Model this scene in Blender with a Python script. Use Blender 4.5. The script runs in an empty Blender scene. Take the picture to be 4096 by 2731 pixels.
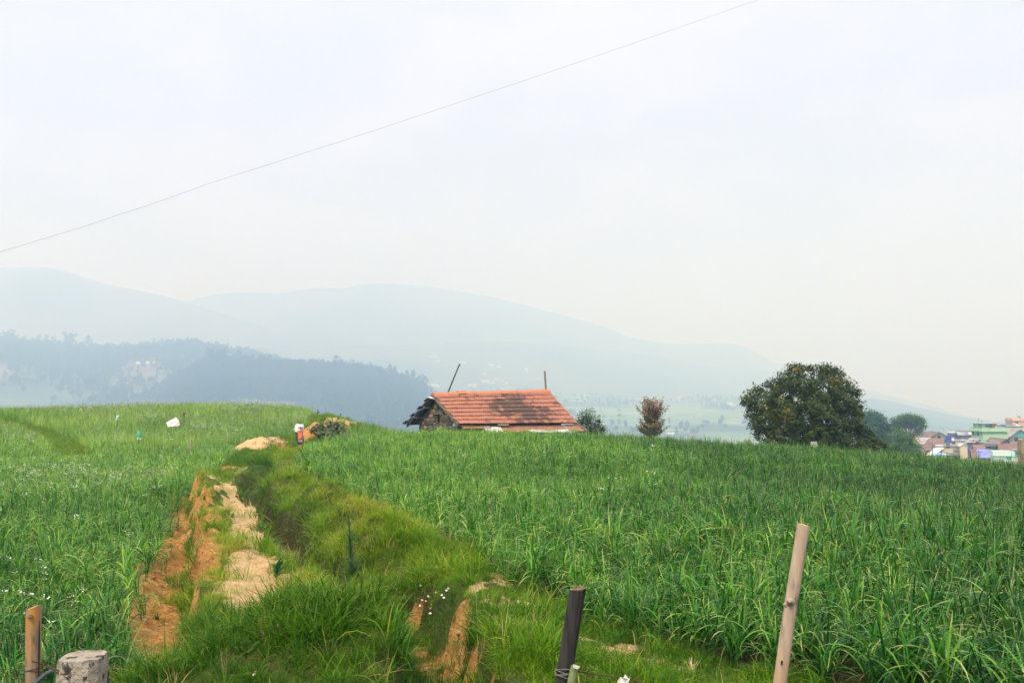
import bpy, bmesh, math, random
import numpy as np
from mathutils import Vector, Matrix, Euler

random.seed(7)
rng = np.random.default_rng(11)
S = bpy.context.scene
COL = S.collection
R = math.radians

# ------------------------------------------------------------------ camera, world, sun, exposure
W, H, F = 1024.0, 682.0, 995.0          # picture size and focal length in pixels
HOR = 409.0                              # picture row of the horizon
EYE = np.array([0.0, 0.0, 2.0])
PITCH = math.atan((HOR - H / 2) / F)
cam_d = bpy.data.cameras.new('camera')
cam_d.sensor_width = 36.0
cam_d.lens = F * 36.0 / W
cam_d.clip_start = 0.05
cam_d.clip_end = 30000
cam = bpy.data.objects.new('camera', cam_d)
COL.objects.link(cam)
cam.location = EYE
cam.rotation_euler = (math.pi / 2 + PITCH, 0, 0)
S.camera = cam

SUN_EL, SUN_AZ = 52.0, 205.0             # azimuth clockwise from the view direction (+y); behind and a little left
world = bpy.data.worlds.new('World')
S.world = world
world.use_nodes = True
wt = world.node_tree
wt.nodes.clear()


def wn(t, **k):
    n = wt.nodes.new(t)
    for a, v in k.items():
        setattr(n, a, v)
    return n


w_out = wn('ShaderNodeOutputWorld')
w_bg = wn('ShaderNodeBackground')
w_bg.inputs['Strength'].default_value = 0.13
sky = wn('ShaderNodeTexSky', sky_type='NISHITA')
sky.sun_disc = False
sky.sun_elevation = R(SUN_EL)
sky.sun_rotation = R(SUN_AZ)
sky.altitude = 2000
sky.air_density = 1.0
sky.dust_density = 3.0
tc = wn('ShaderNodeTexCoord')
sep = wn('ShaderNodeSeparateXYZ')
wt.links.new(tc.outputs['Generated'], sep.inputs[0])
zc = wn('ShaderNodeMath', operation='MAXIMUM')
wt.links.new(sep.outputs['Z'], zc.inputs[0])
zc.inputs[1].default_value = 0.0
zo = wn('ShaderNodeMath', operation='ADD')
wt.links.new(zc.outputs[0], zo.inputs[0])
zo.inputs[1].default_value = 0.22
vd = wn('ShaderNodeVectorMath', operation='DIVIDE')
cx = wn('ShaderNodeCombineXYZ')
for i in range(3):
    wt.links.new(zo.outputs[0], cx.inputs[i])
wt.links.new(tc.outputs['Generated'], vd.inputs[0])
wt.links.new(cx.outputs[0], vd.inputs[1])
nz = wn('ShaderNodeTexNoise')
nz.inputs['Scale'].default_value = 2.6
nz.inputs['Detail'].default_value = 7
nz.inputs['Roughness'].default_value = 0.55
nz.inputs['Distortion'].default_value = 0.35
wt.links.new(vd.outputs[0], nz.inputs['Vector'])
cr = wn('ShaderNodeValToRGB')
cr.color_ramp.interpolation = 'B_SPLINE'
cr.color_ramp.elements[0].position = 0.40
cr.color_ramp.elements[0].color = (0.805, 0.768, 0.865, 1)
cr.color_ramp.elements[1].position = 0.62
cr.color_ramp.elements[1].color = (1.065, 0.970, 1.005, 1)
wt.links.new(nz.outputs['Fac'], cr.inputs[0])
# overcast gradient: flat near the horizon, unseen zenith raised to light the ground
gr = wn('ShaderNodeMapRange')
gr.inputs['From Min'].default_value = 0.0
gr.inputs['From Max'].default_value = 1.0
gr.inputs['To Min'].default_value = 5.25
gr.inputs['To Max'].default_value = 19.0
zp = wn('ShaderNodeMath', operation='POWER')
wt.links.new(zc.outputs[0], zp.inputs[0])
zp.inputs[1].default_value = 2.8
wt.links.new(zp.outputs[0], gr.inputs['Value'])
ml = wn('ShaderNodeVectorMath', operation='SCALE')
wt.links.new(cr.outputs[0], ml.inputs[0])
wt.links.new(gr.outputs[0], ml.inputs['Scale'])
mx = wn('ShaderNodeMix', data_type='RGBA')
mx.inputs[0].default_value = 0.90        # cloud cover
wt.links.new(sky.outputs[0], mx.inputs[6])
wt.links.new(ml.outputs[0], mx.inputs[7])
wt.links.new(mx.outputs[2], w_bg.inputs['Color'])
wt.links.new(w_bg.outputs[0], w_out.inputs['Surface'])

sun_d = bpy.data.lights.new('sun', 'SUN')
sun_d.energy = 4.2
sun_d.angle = R(12)
sun_d.color = (1.0, 0.95, 0.86)
sun = bpy.data.objects.new('sun', sun_d)
COL.objects.link(sun)
sv = Vector((math.sin(R(SUN_AZ)) * math.cos(R(SUN_EL)), math.cos(R(SUN_AZ)) * math.cos(R(SUN_EL)), math.sin(R(SUN_EL))))
sun.rotation_euler = sv.to_track_quat('Z', 'Y').to_euler()
sun.location = (0, 0, 60)

S.view_settings.view_transform = 'Standard'
S.view_settings.look = 'None'
S.view_settings.exposure = 0.25
S.view_settings.gamma = 1.0
S.view_settings.use_curve_mapping = False
cy = S.cycles
cy.max_bounces = 6
cy.diffuse_bounces = 3
cy.glossy_bounces = 2
cy.transmission_bounces = 3
cy.volume_bounces = 4
cy.transparent_max_bounces = 8
cy.use_denoising = True
cy.denoiser = 'OPENIMAGEDENOISE'
cy.sample_clamp_indirect = 6.0
cy.caustics_reflective = False
cy.caustics_refractive = False

HAZE_DENSITY = 0.00100
HAZE_COLOR = (0.45, 0.675, 1.0, 1)


# ------------------------------------------------------------------ helpers
CP, SP = math.cos(PITCH), math.sin(PITCH)


def ray(px, py):
    a, b = (px - W / 2) / F, (H / 2 - py) / F
    d = np.array([a, CP - b * SP, SP + b * CP])
    return d / d[1]


def P(px, py, D):
    return EYE + ray(px, py) * D


def proj(x, y, z):
    x = np.asarray(x, float); y = np.asarray(y, float); z = np.asarray(z, float) - EYE[2]
    dep = y * CP + z * SP
    up = -y * SP + z * CP
    return W / 2 + F * x / dep, H / 2 - F * up / dep


_lat = np.random.default_rng(5).random((256, 256))


def vnoise(x, y):
    xi = np.floor(x).astype(int); yi = np.floor(y).astype(int)
    fx = x - xi; fy = y - yi
    fx = fx * fx * (3 - 2 * fx); fy = fy * fy * (3 - 2 * fy)
    a = _lat[xi & 255, yi & 255]; b = _lat[(xi + 1) & 255, yi & 255]
    c = _lat[xi & 255, (yi + 1) & 255]; d = _lat[(xi + 1) & 255, (yi + 1) & 255]
    return (a * (1 - fx) + b * fx) * (1 - fy) + (c * (1 - fx) + d * fx) * fy


def fbm(x, y, o=4):
    x = np.asarray(x, float); y = np.asarray(y, float)
    r = 0; a = 0.5; t = 0
    for i in range(o):
        r = r + a * vnoise(x * 2 ** i + 17.3 * i, y * 2 ** i + 9.1 * i); t += a; a *= 0.5
    return r / t


def sstep(a, b, x):
    t = np.clip((np.asarray(x, float) - a) / (b - a), 0, 1)
    return t * t * (3 - 2 * t)


def newmesh(name, V, faces, mats=(), attrs=None, smooth=False):
    """V: (n,3); faces: ndarray (m,3|4) or list of lists; attrs {name: ('FLOAT'|'FLOAT_VECTOR'|'FLOAT_COLOR'|'INT', data)} on points."""
    me = bpy.data.meshes.new(name)
    V = np.asarray(V, dtype=np.float32)
    if isinstance(faces, np.ndarray):
        k = faces.shape[1]
        me.vertices.add(len(V)); me.vertices.foreach_set('co', V.ravel())
        me.loops.add(faces.size); me.loops.foreach_set('vertex_index', faces.ravel().astype(np.int32))
        me.polygons.add(len(faces))
        me.polygons.foreach_set('loop_start', (np.arange(len(faces)) * k).astype(np.int32))
        me.update(calc_edges=True)
        me.validate()
    else:
        me.from_pydata([tuple(v) for v in V], [], faces)
    for m in mats:
        me.materials.append(m)
    if smooth:
        me.polygons.foreach_set('use_smooth', np.ones(len(me.polygons), dtype=bool))
    if attrs:
        for k, (t, d) in attrs.items():
            at = me.attributes.new(k, t, 'POINT')
            key = {'FLOAT': 'value', 'INT': 'value', 'FLOAT_VECTOR': 'vector', 'FLOAT_COLOR': 'color'}[t]
            at.data.foreach_set(key, np.asarray(d, dtype=np.int32 if t == 'INT' else np.float32).ravel())
    me.update()
    return me


def link(name, me, parent=None, loc=None, rot=None, scale=None):
    o = bpy.data.objects.new(name, me)
    COL.objects.link(o)
    if parent is not None:
        o.parent = parent
    if loc is not None:
        o.location = loc
    if rot is not None:
        o.rotation_euler = rot
    if scale is not None:
        o.scale = scale
    return o


def tag(o, label, cat=None, group=None, kind=None):
    o['label'] = label
    if cat: o['category'] = cat
    if group: o['group'] = group
    if kind: o['kind'] = kind
    return o


def thing(name, label, cat, loc=(0, 0, 0), rotz=0.0, group=None):
    o = link(name, None, loc=loc, rot=(0, 0, rotz))
    o.empty_display_size = 0.2
    return tag(o, label, cat, group)


def copy_tree(o, parent=None):
    c = o.copy(); COL.objects.link(c)
    if parent is not None: c.parent = parent
    for ch in list(o.children):
        copy_tree(ch, c)
    return c


class MB:
    """collects solids into one mesh"""
    def __init__(self):
        self.v = []; self.f = []

    def add(self, vs, fs):
        n = len(self.v)
        self.v += [tuple(v) for v in vs]
        self.f += [[i + n for i in f] for f in fs]
        return self

    def box(self, lo, hi, M=None):
        x0, y0, z0 = lo; x1, y1, z1 = hi
        vs = [Vector(p) for p in ((x0, y0, z0), (x1, y0, z0), (x1, y1, z0), (x0, y1, z0), (x0, y0, z1), (x1, y0, z1), (x1, y1, z1), (x0, y1, z1))]
        if M is not None: vs = [M @ v for v in vs]
        return self.add(vs, [[3, 2, 1, 0], [4, 5, 6, 7], [0, 1, 5, 4], [1, 2, 6, 5], [2, 3, 7, 6], [3, 0, 4, 7]])

    def hexa(self, pts):
        return self.add(pts, [[3, 2, 1, 0], [4, 5, 6, 7], [0, 1, 5, 4], [1, 2, 6, 5], [2, 3, 7, 6], [3, 0, 4, 7]])

    def slab(self, a, b, c, d, t):
        """quad a,b,c,d thickened downwards by t (world z)"""
        dn = Vector((0, 0, -t))
        a, b, c, d = map(Vector, (a, b, c, d))
        return self.hexa([a + dn, b + dn, c + dn, d + dn, a, b, c, d])

    def tube(self, pts, rad, n=6, cap=True):
        pts = [Vector(p) for p in pts]
        if not hasattr(rad, '__len__'): rad = [rad] * len(pts)
        base = len(self.v)
        prev = None
        for i, p in enumerate(pts):
            t = (pts[min(i + 1, len(pts) - 1)] - pts[max(i - 1, 0)])
            t = t.normalized() if t.length > 1e-9 else Vector((0, 0, 1))
            if prev is None:
                a = t.orthogonal().normalized()
            else:
                a = prev - t * prev.dot(t)
                a = a.normalized() if a.length > 1e-6 else t.orthogonal().normalized()
            prev = a
            b = t.cross(a)
            for k in range(n):
                q = 2 * math.pi * k / n
                self.v.append(tuple(p + (a * math.cos(q) + b * math.sin(q)) * rad[i]))
        for i in range(len(pts) - 1):
            for k in range(n):
                k2 = (k + 1) % n
                self.f.append([base + i * n + k, base + i * n + k2, base + (i + 1) * n + k2, base + (i + 1) * n + k])
        if cap:
            self.f.append([base + k for k in range(n)][::-1])
            e = base + (len(pts) - 1) * n
            self.f.append([e + k for k in range(n)])
        return self

    def mesh(self, name, m, smooth=False):
        me = bpy.data.meshes.new(name)
        me.from_pydata(self.v, [], self.f)
        me.materials.append(m)
        if smooth:
            me.polygons.foreach_set('use_smooth', np.ones(len(me.polygons), dtype=bool))
        me.update()
        return me

    def build(self, name, m, parent=None, smooth=False, **k):
        return link(name, self.mesh(name, m, smooth), parent, **k)


# ---- materials
def nodes(name):
    m = bpy.data.materials.new(name)
    m.use_nodes = True
    t = m.node_tree
    return m, t, t.nodes['Principled BSDF'], t.nodes['Material Output']


def nadd(t, typ, **k):
    n = t.nodes.new(typ)
    for a, v in k.items(): setattr(n, a, v)
    return n


def rgba(c):
    return (c[0], c[1], c[2], 1.0)


def mixc(t, fac, a, b, blend='MIX'):
    n = nadd(t, 'ShaderNodeMix', data_type='RGBA', blend_type=blend)
    for s, v in ((0, fac), (6, a), (7, b)):
        if isinstance(v, (int, float)): n.inputs[s].default_value = v
        elif isinstance(v, (tuple, list)): n.inputs[s].default_value = rgba(v)
        else: t.links.new(v, n.inputs[s])
    return n.outputs[2]


def noise(t, scale, detail=4, rough=0.6, vec=None, dist=0.0):
    n = nadd(t, 'ShaderNodeTexNoise')
    n.inputs['Scale'].default_value = scale
    n.inputs['Detail'].default_value = detail
    n.inputs['Roughness'].default_value = rough
    n.inputs['Distortion'].default_value = dist
    if vec is not None: t.links.new(vec, n.inputs['Vector'])
    return n.outputs['Fac']


def ramp(t, fac, a, b, ca=(0, 0, 0), cb=(1, 1, 1)):
    n = nadd(t, 'ShaderNodeValToRGB')
    n.color_ramp.elements[0].position = a; n.color_ramp.elements[0].color = rgba(ca)
    n.color_ramp.elements[1].position = b; n.color_ramp.elements[1].color = rgba(cb)
    t.links.new(fac, n.inputs[0])
    return n.outputs[0]


def bump(t, bs, height, strength=0.5, dist=0.02):
    n = nadd(t, 'ShaderNodeBump')
    n.inputs['Strength'].default_value = strength
    n.inputs['Distance'].default_value = dist
    t.links.new(height, n.inputs['Height'])
    t.links.new(n.outputs[0], bs.inputs['Normal'])


def objvec(t, sc=(1, 1, 1), world=False):
    if world:
        g = nadd(t, 'ShaderNodeNewGeometry').outputs['Position']
    else:
        g = nadd(t, 'ShaderNodeTexCoord').outputs['Object']
    if sc == (1, 1, 1): return g
    m = nadd(t, 'ShaderNodeMapping')
    m.inputs['Scale'].default_value = sc
    t.links.new(g, m.inputs['Vector'])
    return m.outputs[0]


def pm(name, c1, c2, scale=4.0, rough=0.85, bstr=0.3, bdist=0.01, sc=(1, 1, 1), world=False, dirt=None, dscale=1.0, dlim=(0.5, 0.65)):
    """weathered two tone procedural material; dirt: a third stain colour in patches"""
    m, t, b, o = nodes(name)
    v = objvec(t, sc, world)
    n = noise(t, scale, 6, 0.65, v)
    c = mixc(t, ramp(t, n, 0.35, 0.65), c1, c2)
    if dirt:
        n2 = noise(t, dscale, 5, 0.6, v, 0.4)
        c = mixc(t, ramp(t, n2, dlim[0], dlim[1]), c, dirt)
    t.links.new(c, b.inputs['Base Color'])
    b.inputs['Roughness'].default_value = rough
    b.inputs['Specular IOR Level'].default_value = 0.25
    if bstr > 0:
        bump(t, b, noise(t, scale * 4, 5, 0.6, v), bstr, bdist)
    return m


def leaf_mat(name, stops, rough=0.5, trans=0.25, tip=None, instancer=True, spec=0.4, tipstart=0.75, lvk=.30):
    """foliage: colour along stops by a per-plant tint, varied per leaf; some light passes through"""
    m, t, b, o = nodes(name)
    a = nadd(t, 'ShaderNodeAttribute', attribute_name='tint')
    a.attribute_type = 'INSTANCER' if instancer else 'GEOMETRY'
    n = nadd(t, 'ShaderNodeValToRGB')
    el = n.color_ramp.elements
    while len(el) < len(stops): el.new(0.5)
    for i, (p, c) in enumerate(stops):
        el[i].position = p; el[i].color = rgba(c)
    lv = nadd(t, 'ShaderNodeAttribute', attribute_name='lv')
    ad = nadd(t, 'ShaderNodeMath', operation='MULTIPLY_ADD')
    t.links.new(lv.outputs['Fac'], ad.inputs[0]); ad.inputs[1].default_value = lvk
    sb = nadd(t, 'ShaderNodeMath', operation='SUBTRACT')
    t.links.new(a.outputs['Fac'], sb.inputs[0]); sb.inputs[1].default_value = lvk / 2
    t.links.new(sb.outputs[0], ad.inputs[2])
    t.links.new(ad.outputs[0], n.inputs[0])
    c = n.outputs[0]
    if tip:
        tt = nadd(t, 'ShaderNodeAttribute', attribute_name='t')
        # only some blades have dry tips
        gt = nadd(t, 'ShaderNodeMath', operation='MULTIPLY')
        t.links.new(ramp(t, tt.outputs['Fac'], tipstart, 1.0), gt.inputs[0])
        t.links.new(ramp(t, lv.outputs['Fac'], 0.45, 0.95), gt.inputs[1])
        c = mixc(t, gt.outputs[0], c, tip)
    t.links.new(c, b.inputs['Base Color'])
    b.inputs['Roughness'].default_value = rough
    b.inputs['Specular IOR Level'].default_value = spec
    tr = nadd(t, 'ShaderNodeBsdfTranslucent')
    t.links.new(c, tr.inputs['Color'])
    mx = nadd(t, 'ShaderNodeMixShader')
    mx.inputs[0].default_value = trans
    t.links.new(b.outputs[0], mx.inputs[1]); t.links.new(tr.outputs[0], mx.inputs[2])
    t.links.new(mx.outputs[0], o.inputs['Surface'])
    return m


# ------------------------------------------------------------------ the near ground
def pt(px, py, D, dz=0.0):
    q = P(px, py, D)
    return (q[0], q[1], q[2] - 2.0 + dz)


CT = [  # x, y, z relative to the eye
    pt(560, 628, 8.4), pt(640, 650, 7.7), pt(760, 682, 6.8), (4.5, 6.8, -1.9), (3.5, 9.0, -1.95), (8, 8, -2.0),
    (1.5, 10, -1.88), (-.3, 12, -1.80), (-1.7, 15, -1.70), (-4.5, 22, -1.60), (-7, 33, -1.5),
    pt(345, 432, 40, -.52), pt(397, 431, 39, -.52), pt(445, 427, 38, -.52), pt(540, 429.5, 38, -.52), pt(607, 431, 37.5, -.52), pt(674, 434.5, 37, -.52), pt(726, 437.5, 36, -.52),
    pt(801, 443, 35, -.52), pt(890, 448, 34, -.52), pt(979, 456, 33, -.52), pt(1040, 462, 32.5, -.52), (26, 34, -3.1), (17, 22, -2.45), (14, 14, -2.25),
    (0, 20, -1.75), (5, 20, -1.90), (9, 16, -2.05),
    (-2.6, 46, -1.75), (1.5, 50, -2.5), (8, 48, -2.8), (17, 45, -3.6), (25, 45, -4.4), (5, 65, -5), (18, 65, -6.5), (-3, 62, -3.5), (-4, 80, -7),
    (35, 60, -7.5), (10, 95, -11), (40, 95, -13), (-10, 95, -7),
    pt(0, 682, 6.5, -.5), pt(150, 560, 12, -.6), pt(0, 560, 12, -.6), pt(100, 500, 19, -.5), pt(0, 480, 24, -.5), pt(200, 470, 28, -.5),
    pt(230, 447, 40, -.45), pt(100, 450, 38, -.5), pt(0, 440, 40, -.5), pt(172, 425, 52, -.45), pt(60, 428, 50, -.45),
    pt(0, 410, 75, -.72), pt(150, 409, 72, -.72), pt(270, 407.5, 68, -.68), pt(312, 412, 58, -.2), (-8.2, 47, -1.35), (-60, 75, -.7), (-36, 40, -1.9),
    (-26, 20, -2.4), (-12, 8, -2.4), (-6, 5, -2.2), (-3, 4, -1.8), (0, 4, -1.7), (3, 4, -1.75), (0, 0, -1.65), (-8, 0, -1.9), (8, 0, -1.8),
    (-1.4, 7.4, -1.62), (-.2, 7.5, -1.75), (.4, 6.2, -1.74), (-60, 110, -6), (-20, 105, -5.5), (-100, 90, -3), (-90, 40, -3),
]
CT = np.array(CT)


def _u(r2):
    return np.where(r2 > 1e-12, r2 * np.log(np.maximum(r2, 1e-12)), 0.0)


_A = CT[:, :2]
_n = len(CT)
_K = _u(((_A[:, None] - _A[None]) ** 2).sum(-1)) + np.eye(_n) * 2.0
_Pm = np.c_[np.ones(_n), _A]
_L = np.block([[_K, _Pm], [_Pm.T, np.zeros((3, 3))]])
_w = np.linalg.solve(_L, np.r_[CT[:, 2], 0, 0, 0])


def tps(x, y):
    sh = np.shape(x)
    q = np.c_[np.ravel(x), np.ravel(y)]
    out = np.empty(len(q))
    for i in range(0, len(q), 20000):
        b = q[i:i + 20000]
        out[i:i + 20000] = _u(((b[:, None] - _A[None]) ** 2).sum(-1)) @ _w[:_n] + _w[_n] + b @ _w[_n + 1:]
    return out.reshape(sh)


# footpath: x of its centre and its height, by distance
PY = np.array([0, 6.5, 8, 9.3, 12, 14.8, 18, 21, 25, 29, 33, 38, 42, 60])
PX = np.array([-.8, -1.5, -1.95, -2.3, -3.05, -3.9, -4.95, -6.0, -6.95, -7.8, -8.7, -9.7, -10.4, -13.5])
PZ = np.array([-1.7, -1.66, -1.66, -1.65, -1.64, -1.64, -1.63, -1.65, -1.67, -1.63, -1.62, -1.6, -1.5, -1.0])
# water channel
SX = np.array([[-7.4, 30], [-6.3, 24], [-5.15, 20], [-4.25, 17.5], [-3.35, 15], [-2.72, 12.6], [-1.95, 11.0], [-1.05, 10.1], [-.72, 9], [-.55, 7.7], [-.35, 6.2], [-.2, 3]])
# field edges (x by distance)
RY = np.array([5.0, 6.3, 6.8, 7.7, 8.5, 9.6, 11.5, 13, 16, 19, 22, 27, 33, 38, 41, 48])
RX = np.array([3.4, 2.3, 1.85, 1.15, .50, .12, -.42, -1.05, -2.0, -3.2, -4.6, -5.9, -6.9, -7.1, -6.6, -6.0])
LY = np.array([3, 6, 8, 9.3, 12, 15, 18, 21, 23.5, 25, 29, 33, 38, 40.5])
LX = np.array([-2.3, -2.6, -3.0, -3.52, -4.42, -5.25, -6.15, -7.05, -7.6, -7.75, -8.5, -9.35, -10.5, -11.4])
# turf walk across the left field



def crop_hit(px, py, h=.5, y0=25, y1=80):
    """distance at which the sight line meets the top of a crop of height h"""
    d = ray(px, py); ys = np.linspace(y0, y1, 900)
    k = np.argmax(EYE[2] + d[2] * ys < ground(d[0] * ys, ys) + h)
    return float(ys[k]) if k else float(y1)


def pdist(x, y, poly):
    d = np.full(np.shape(x), 1e9)
    for a, b in zip(poly[:-1], poly[1:]):
        ab = b - a
        t = np.clip(((x - a[0]) * ab[0] + (y - a[1]) * ab[1]) / (ab @ ab), 0, 1)
        d = np.minimum(d, np.hypot(x - a[0] - t * ab[0], y - a[1] - t * ab[1]))
    return d


def poff(x, y):
    return (x - np.interp(y, PY, PX)) * 0.96


BUMPS = [  # x, y, rx, ry, height
    (-4.20, 14.2, .28, 2.4, .14), (-5.45, 17.9, .30, 1.8, .26), (-6.45, 20.6, .36, 1.3, .34),
    (-2.30, 14.0, .62, 1.0, .52), (-1.60, 12.3, .60, .7, .44), (-3.2, 16.8, .6, 1.1, .50), (-4.7, 20.6, .6, 1.6, .34), (-.80, 11.5, .5, .6, .28),
    (-.30, 10.2, .45, .6, .16), (.02, 8.9, .55, .7, .12), (.15, 7.3, .6, .6, .08),
    (-1.5, 7.3, .95, .75, .22), (-2.2, 8.1, .5, .6, .08), (-.95, 6.6, .6, .7, .1), (-1.9, 6.4, .6, .6, .14),
    (-10.2, 40.5, 1.5, .9, .50), (-9.2, 40.2, .9, .7, .12), (-11.6, 41.0, 1.0, .5, .15),
    (-8.7, 45.0, 1.15, 1.2, .80), (-8.1, 47.2, 1.3, 1.2, .62), (-8.7, 50.5, 1.7, 1.5, .80), (-9.9, 54.5, 1.5, 1.8, .45),
]


def ground(x, y):
    """height of the near ground (world z)"""
    x = np.asarray(x, float); y = np.asarray(y, float)
    z = tps(x, y)
    n1 = fbm(x * 1.3, y * 1.3, 4) - .5
    n2 = fbm(x * 5 + 40, y * 5, 3) - .5
    off = poff(x, y)
    offn = off + (fbm(x * 2.2 + 9, y * 2.2, 3) - .5) * .35
    pw = sstep(7.6, 8.8, y) * (1 - sstep(38, 42, y))
    top = np.interp(y, PY, PZ) + .04 * n2 - .05 * np.exp(-(off / .25) ** 2)
    # worn steps on the footpath
    for ys, h in ((9.9, .025), (10.9, .05), (12.1, .025)):
        top = top - h * (1 - sstep(ys - .12, ys + .12, y))
    wpath = (1 - sstep(.52, .80, np.abs(offn))) * pw
    z = z * (1 - wpath) + top * wpath
    # ditch to the left of the path
    dw = sstep(7.4, 9.0, y) * (1 - sstep(21.5, 23.2, y))
    floor = -2.36 + .05 * n1 * 2 + .05 * n2 + .30 * sstep(19, 22.5, y) - .06 * sstep(12, 9, y)
    # floor rises gently to the field, steep under the path
    edge = -.62 - .07 * np.sin(y * 2.1)
    wd = sstep(-1.70, -1.25, offn) * (1 - sstep(edge - .10, edge + .10, offn)) * dw
    z = z * (1 - wd) + (floor + .22 * sstep(-.95, -1.45, off) + .16 * (fbm(x * 2.4, y * 1.7 + 3, 3) - .5)) * wd
    for bx, by, rx, ry, h in BUMPS:
        e = np.exp(-(((x - bx) / rx) ** 2 + ((y - by) / ry) ** 2))
        z = z + h * e * (1 + .5 * n1 + .55 * n2)
    # water channel
    ds = pdist(x, y, SX) + (fbm(x * 3, y * 3 + 5, 3) - .5) * .16
    ws = (1 - sstep(.15, .40, ds)) * sstep(4, 6, y) * (1 - sstep(24, 30, y))
    z = z * (1 - ws) + (-2.32 + .05 * n2) * ws
    near = 1 - sstep(30, 60, y)
    z = z + .10 * n1 * (.4 + .6 * near) + .05 * n2 * near
    n3 = fbm(x * 11 + 3, y * 9 + 40, 3) - .5
    rg = np.abs(fbm(x * 4.2 + 80, y * 2.2 + 11, 3) - .5)          # rills and clods of the bare earth
    z = z + near * (.07 * n3 - .16 * sstep(.06, .0, rg) * .35) * np.maximum(wd, wpath * .22)
    return z + 2.0


TW = None


def masks(x, y):
    """sand (pale trodden), soil (orange), turf (short grass) weights, before slopes are known"""
    off = poff(x, y)
    n = fbm(x * 2.6 + 3, y * 2.6 + 8, 4)
    nf = fbm(x * 7 + 3, y * 7 + 8, 3)
    pw = sstep(8.5, 9.2, y) * (1 - sstep(21.0, 24.0, y))
    wf = np.interp(y, [8.8, 10.0, 11.0, 12.5, 17, 22], [1.75, 1.65, 1.25, 1.15, 1.2, 1.5])
    sand = (1 - sstep(.12, .31, (np.abs(off + .03) + (n - .5) * .26 + (nf - .5) * .24) / wf)) * pw
    pw2 = sstep(20, 22, y) * (1 - sstep(36, 40, y))
    sand = np.maximum(sand, .55 * (1 - sstep(.02, .26, np.abs(off) + (n - .5) * .4)) * pw2)
    # sandy patches of the right bank
    for px, py, r in ((512, 582, .34), (500, 600, .22), (640, 645, .14), (600, 640, .12), (655, 655, .14), (690, 668, .2), (530, 605, .18), (348, 607, .2)):
        q = hitg(px, py)
        d = np.hypot((x - q[0]) * .9, (y - q[1]) * .55)
        sand = np.maximum(sand, (1 - sstep(r * .3, r, d + (n - .5) * .8)) * sstep(.36, .56, nf))
    # bare hummock in the middle distance
    d = np.hypot((x + 10.4) / 1.5, (y - 40.3) / 1.2)
    sand = np.maximum(sand, .9 * (1 - sstep(.6, 1.05, d + (n - .5) * .6)))
    d = np.hypot((x + 8.75) / 1.55, (y - 50.8) / 1.8)
    sand = np.maximum(sand, .75 * (1 - sstep(.6, 1.0, d + (n - .5) * .8)))
    soil = sstep(-1.75, -1.4, off) * (1 - sstep(-.84, -.74, off + (n - .5) * .35)) * sstep(7.6, 8.8, y) * (1 - sstep(21.5, 23.5, y))
    soil = np.maximum(soil, sstep(-.74, -.62, off + (n - .5) * .3) * (1 - sstep(-.44, -.32, off + (n - .5) * .35)) * sstep(9.5, 10.5, y) * (1 - sstep(17.5, 19.0, y)) * sstep(.42, .58, n + .08))
    for bx, by, rx, ry in ((-8.9, 44.6, 1.25, 1.0), (-10.0, 40.0, 1.3, .7), (-8.15, 28.0, .35, 1.5), (-.50, 9.0, .15, .55), (-1.25, 10.35, .3, .12), (-.40, 7.9, .12, .6), (-8.3, 47.6, 1.2, 1.0), (-.25, 6.9, .20, .20), (-2.95, 13.2, .10, .25)):
        d = np.hypot((x - bx) / rx, (y - by) / ry)
        soil = np.maximum(soil, 1 - sstep(.6, 1.05, d + (n - .5) * .9 + (nf - .5) * (1.1 if by < 12 else 0)))
    ds = pdist(x, y, SX)
    soil = np.maximum(soil, .55 * (1 - sstep(.06, .20, ds + (n - .5) * .4)) * (1 - sstep(9.6, 10.6, y)))
    return sand, soil


def hitg(px, py, ymax=90):
    """where the sight line through a picture point first meets the near ground"""
    d = ray(px, py)
    ys = np.geomspace(3.5, ymax, 700)
    z = ground(d[0] * ys, ys)
    h = EYE[2] + d[2] * ys - z
    k = np.argmax(h < 0) if (h < 0).any() else len(ys) - 1
    if k > 0:
        t = h[k - 1] / (h[k - 1] - h[k] + 1e-12)
        yy = ys[k - 1] + (ys[k] - ys[k - 1]) * min(max(t, 0), 1)
    else:
        yy = ys[0]
    x = d[0] * yy
    return np.array([x, yy, float(ground(np.array([x]), np.array([yy]))[0])])


TW = np.array([hitg(*p)[:2] for p in ((-60, 415), (0, 422.5), (40, 433), (62, 444), (71, 456), (76, 463))])
nu, nv = 600, 900
uu = np.linspace(-1.05, 1.05, nu)
# columns packed in the part of the view that shows the bare banks
uu = np.sort(np.sign(uu) * np.abs(uu) ** 1.15)
yy = np.geomspace(2.4, 118, nv) - 2.0
YY, UU = np.meshgrid(yy, uu, indexing='ij')
XX = UU * (YY + 3.5)
ZZ = ground(XX, YY)
edge_drop = sstep(90, 118, YY) * 8 + sstep(.85, 1.05, np.abs(UU)) * 5 * sstep(5, 40, YY)
ZZ = ZZ - edge_drop
gx = np.gradient(ZZ, axis=1) / np.maximum(np.gradient(XX, axis=1), 1e-6)
gy = np.gradient(ZZ, axis=0) / np.maximum(np.gradient(YY, axis=0), 1e-6)
SLOPE = np.hypot(gx, gy)
sand_m, soil_m = masks(XX, YY)
nb = fbm(XX * 3 + 31, YY * 3, 4)
bankzone = sstep(6, 7.5, YY) * (1 - sstep(30, 36, YY)) * (XX > np.interp(YY, LY, LX)) * (XX < np.interp(YY, RY, RX))
soil_m = np.maximum(soil_m, sstep(1.1, 1.8, SLOPE + (nb - .5) * 1.6) * np.where(poff(XX, YY) < .1, .85, .30) * bankzone)
sand_m = sand_m * (1 - sstep(.7, 1.2, SLOPE))
idx = np.arange(nu * nv).reshape(nv, nu)
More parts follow.
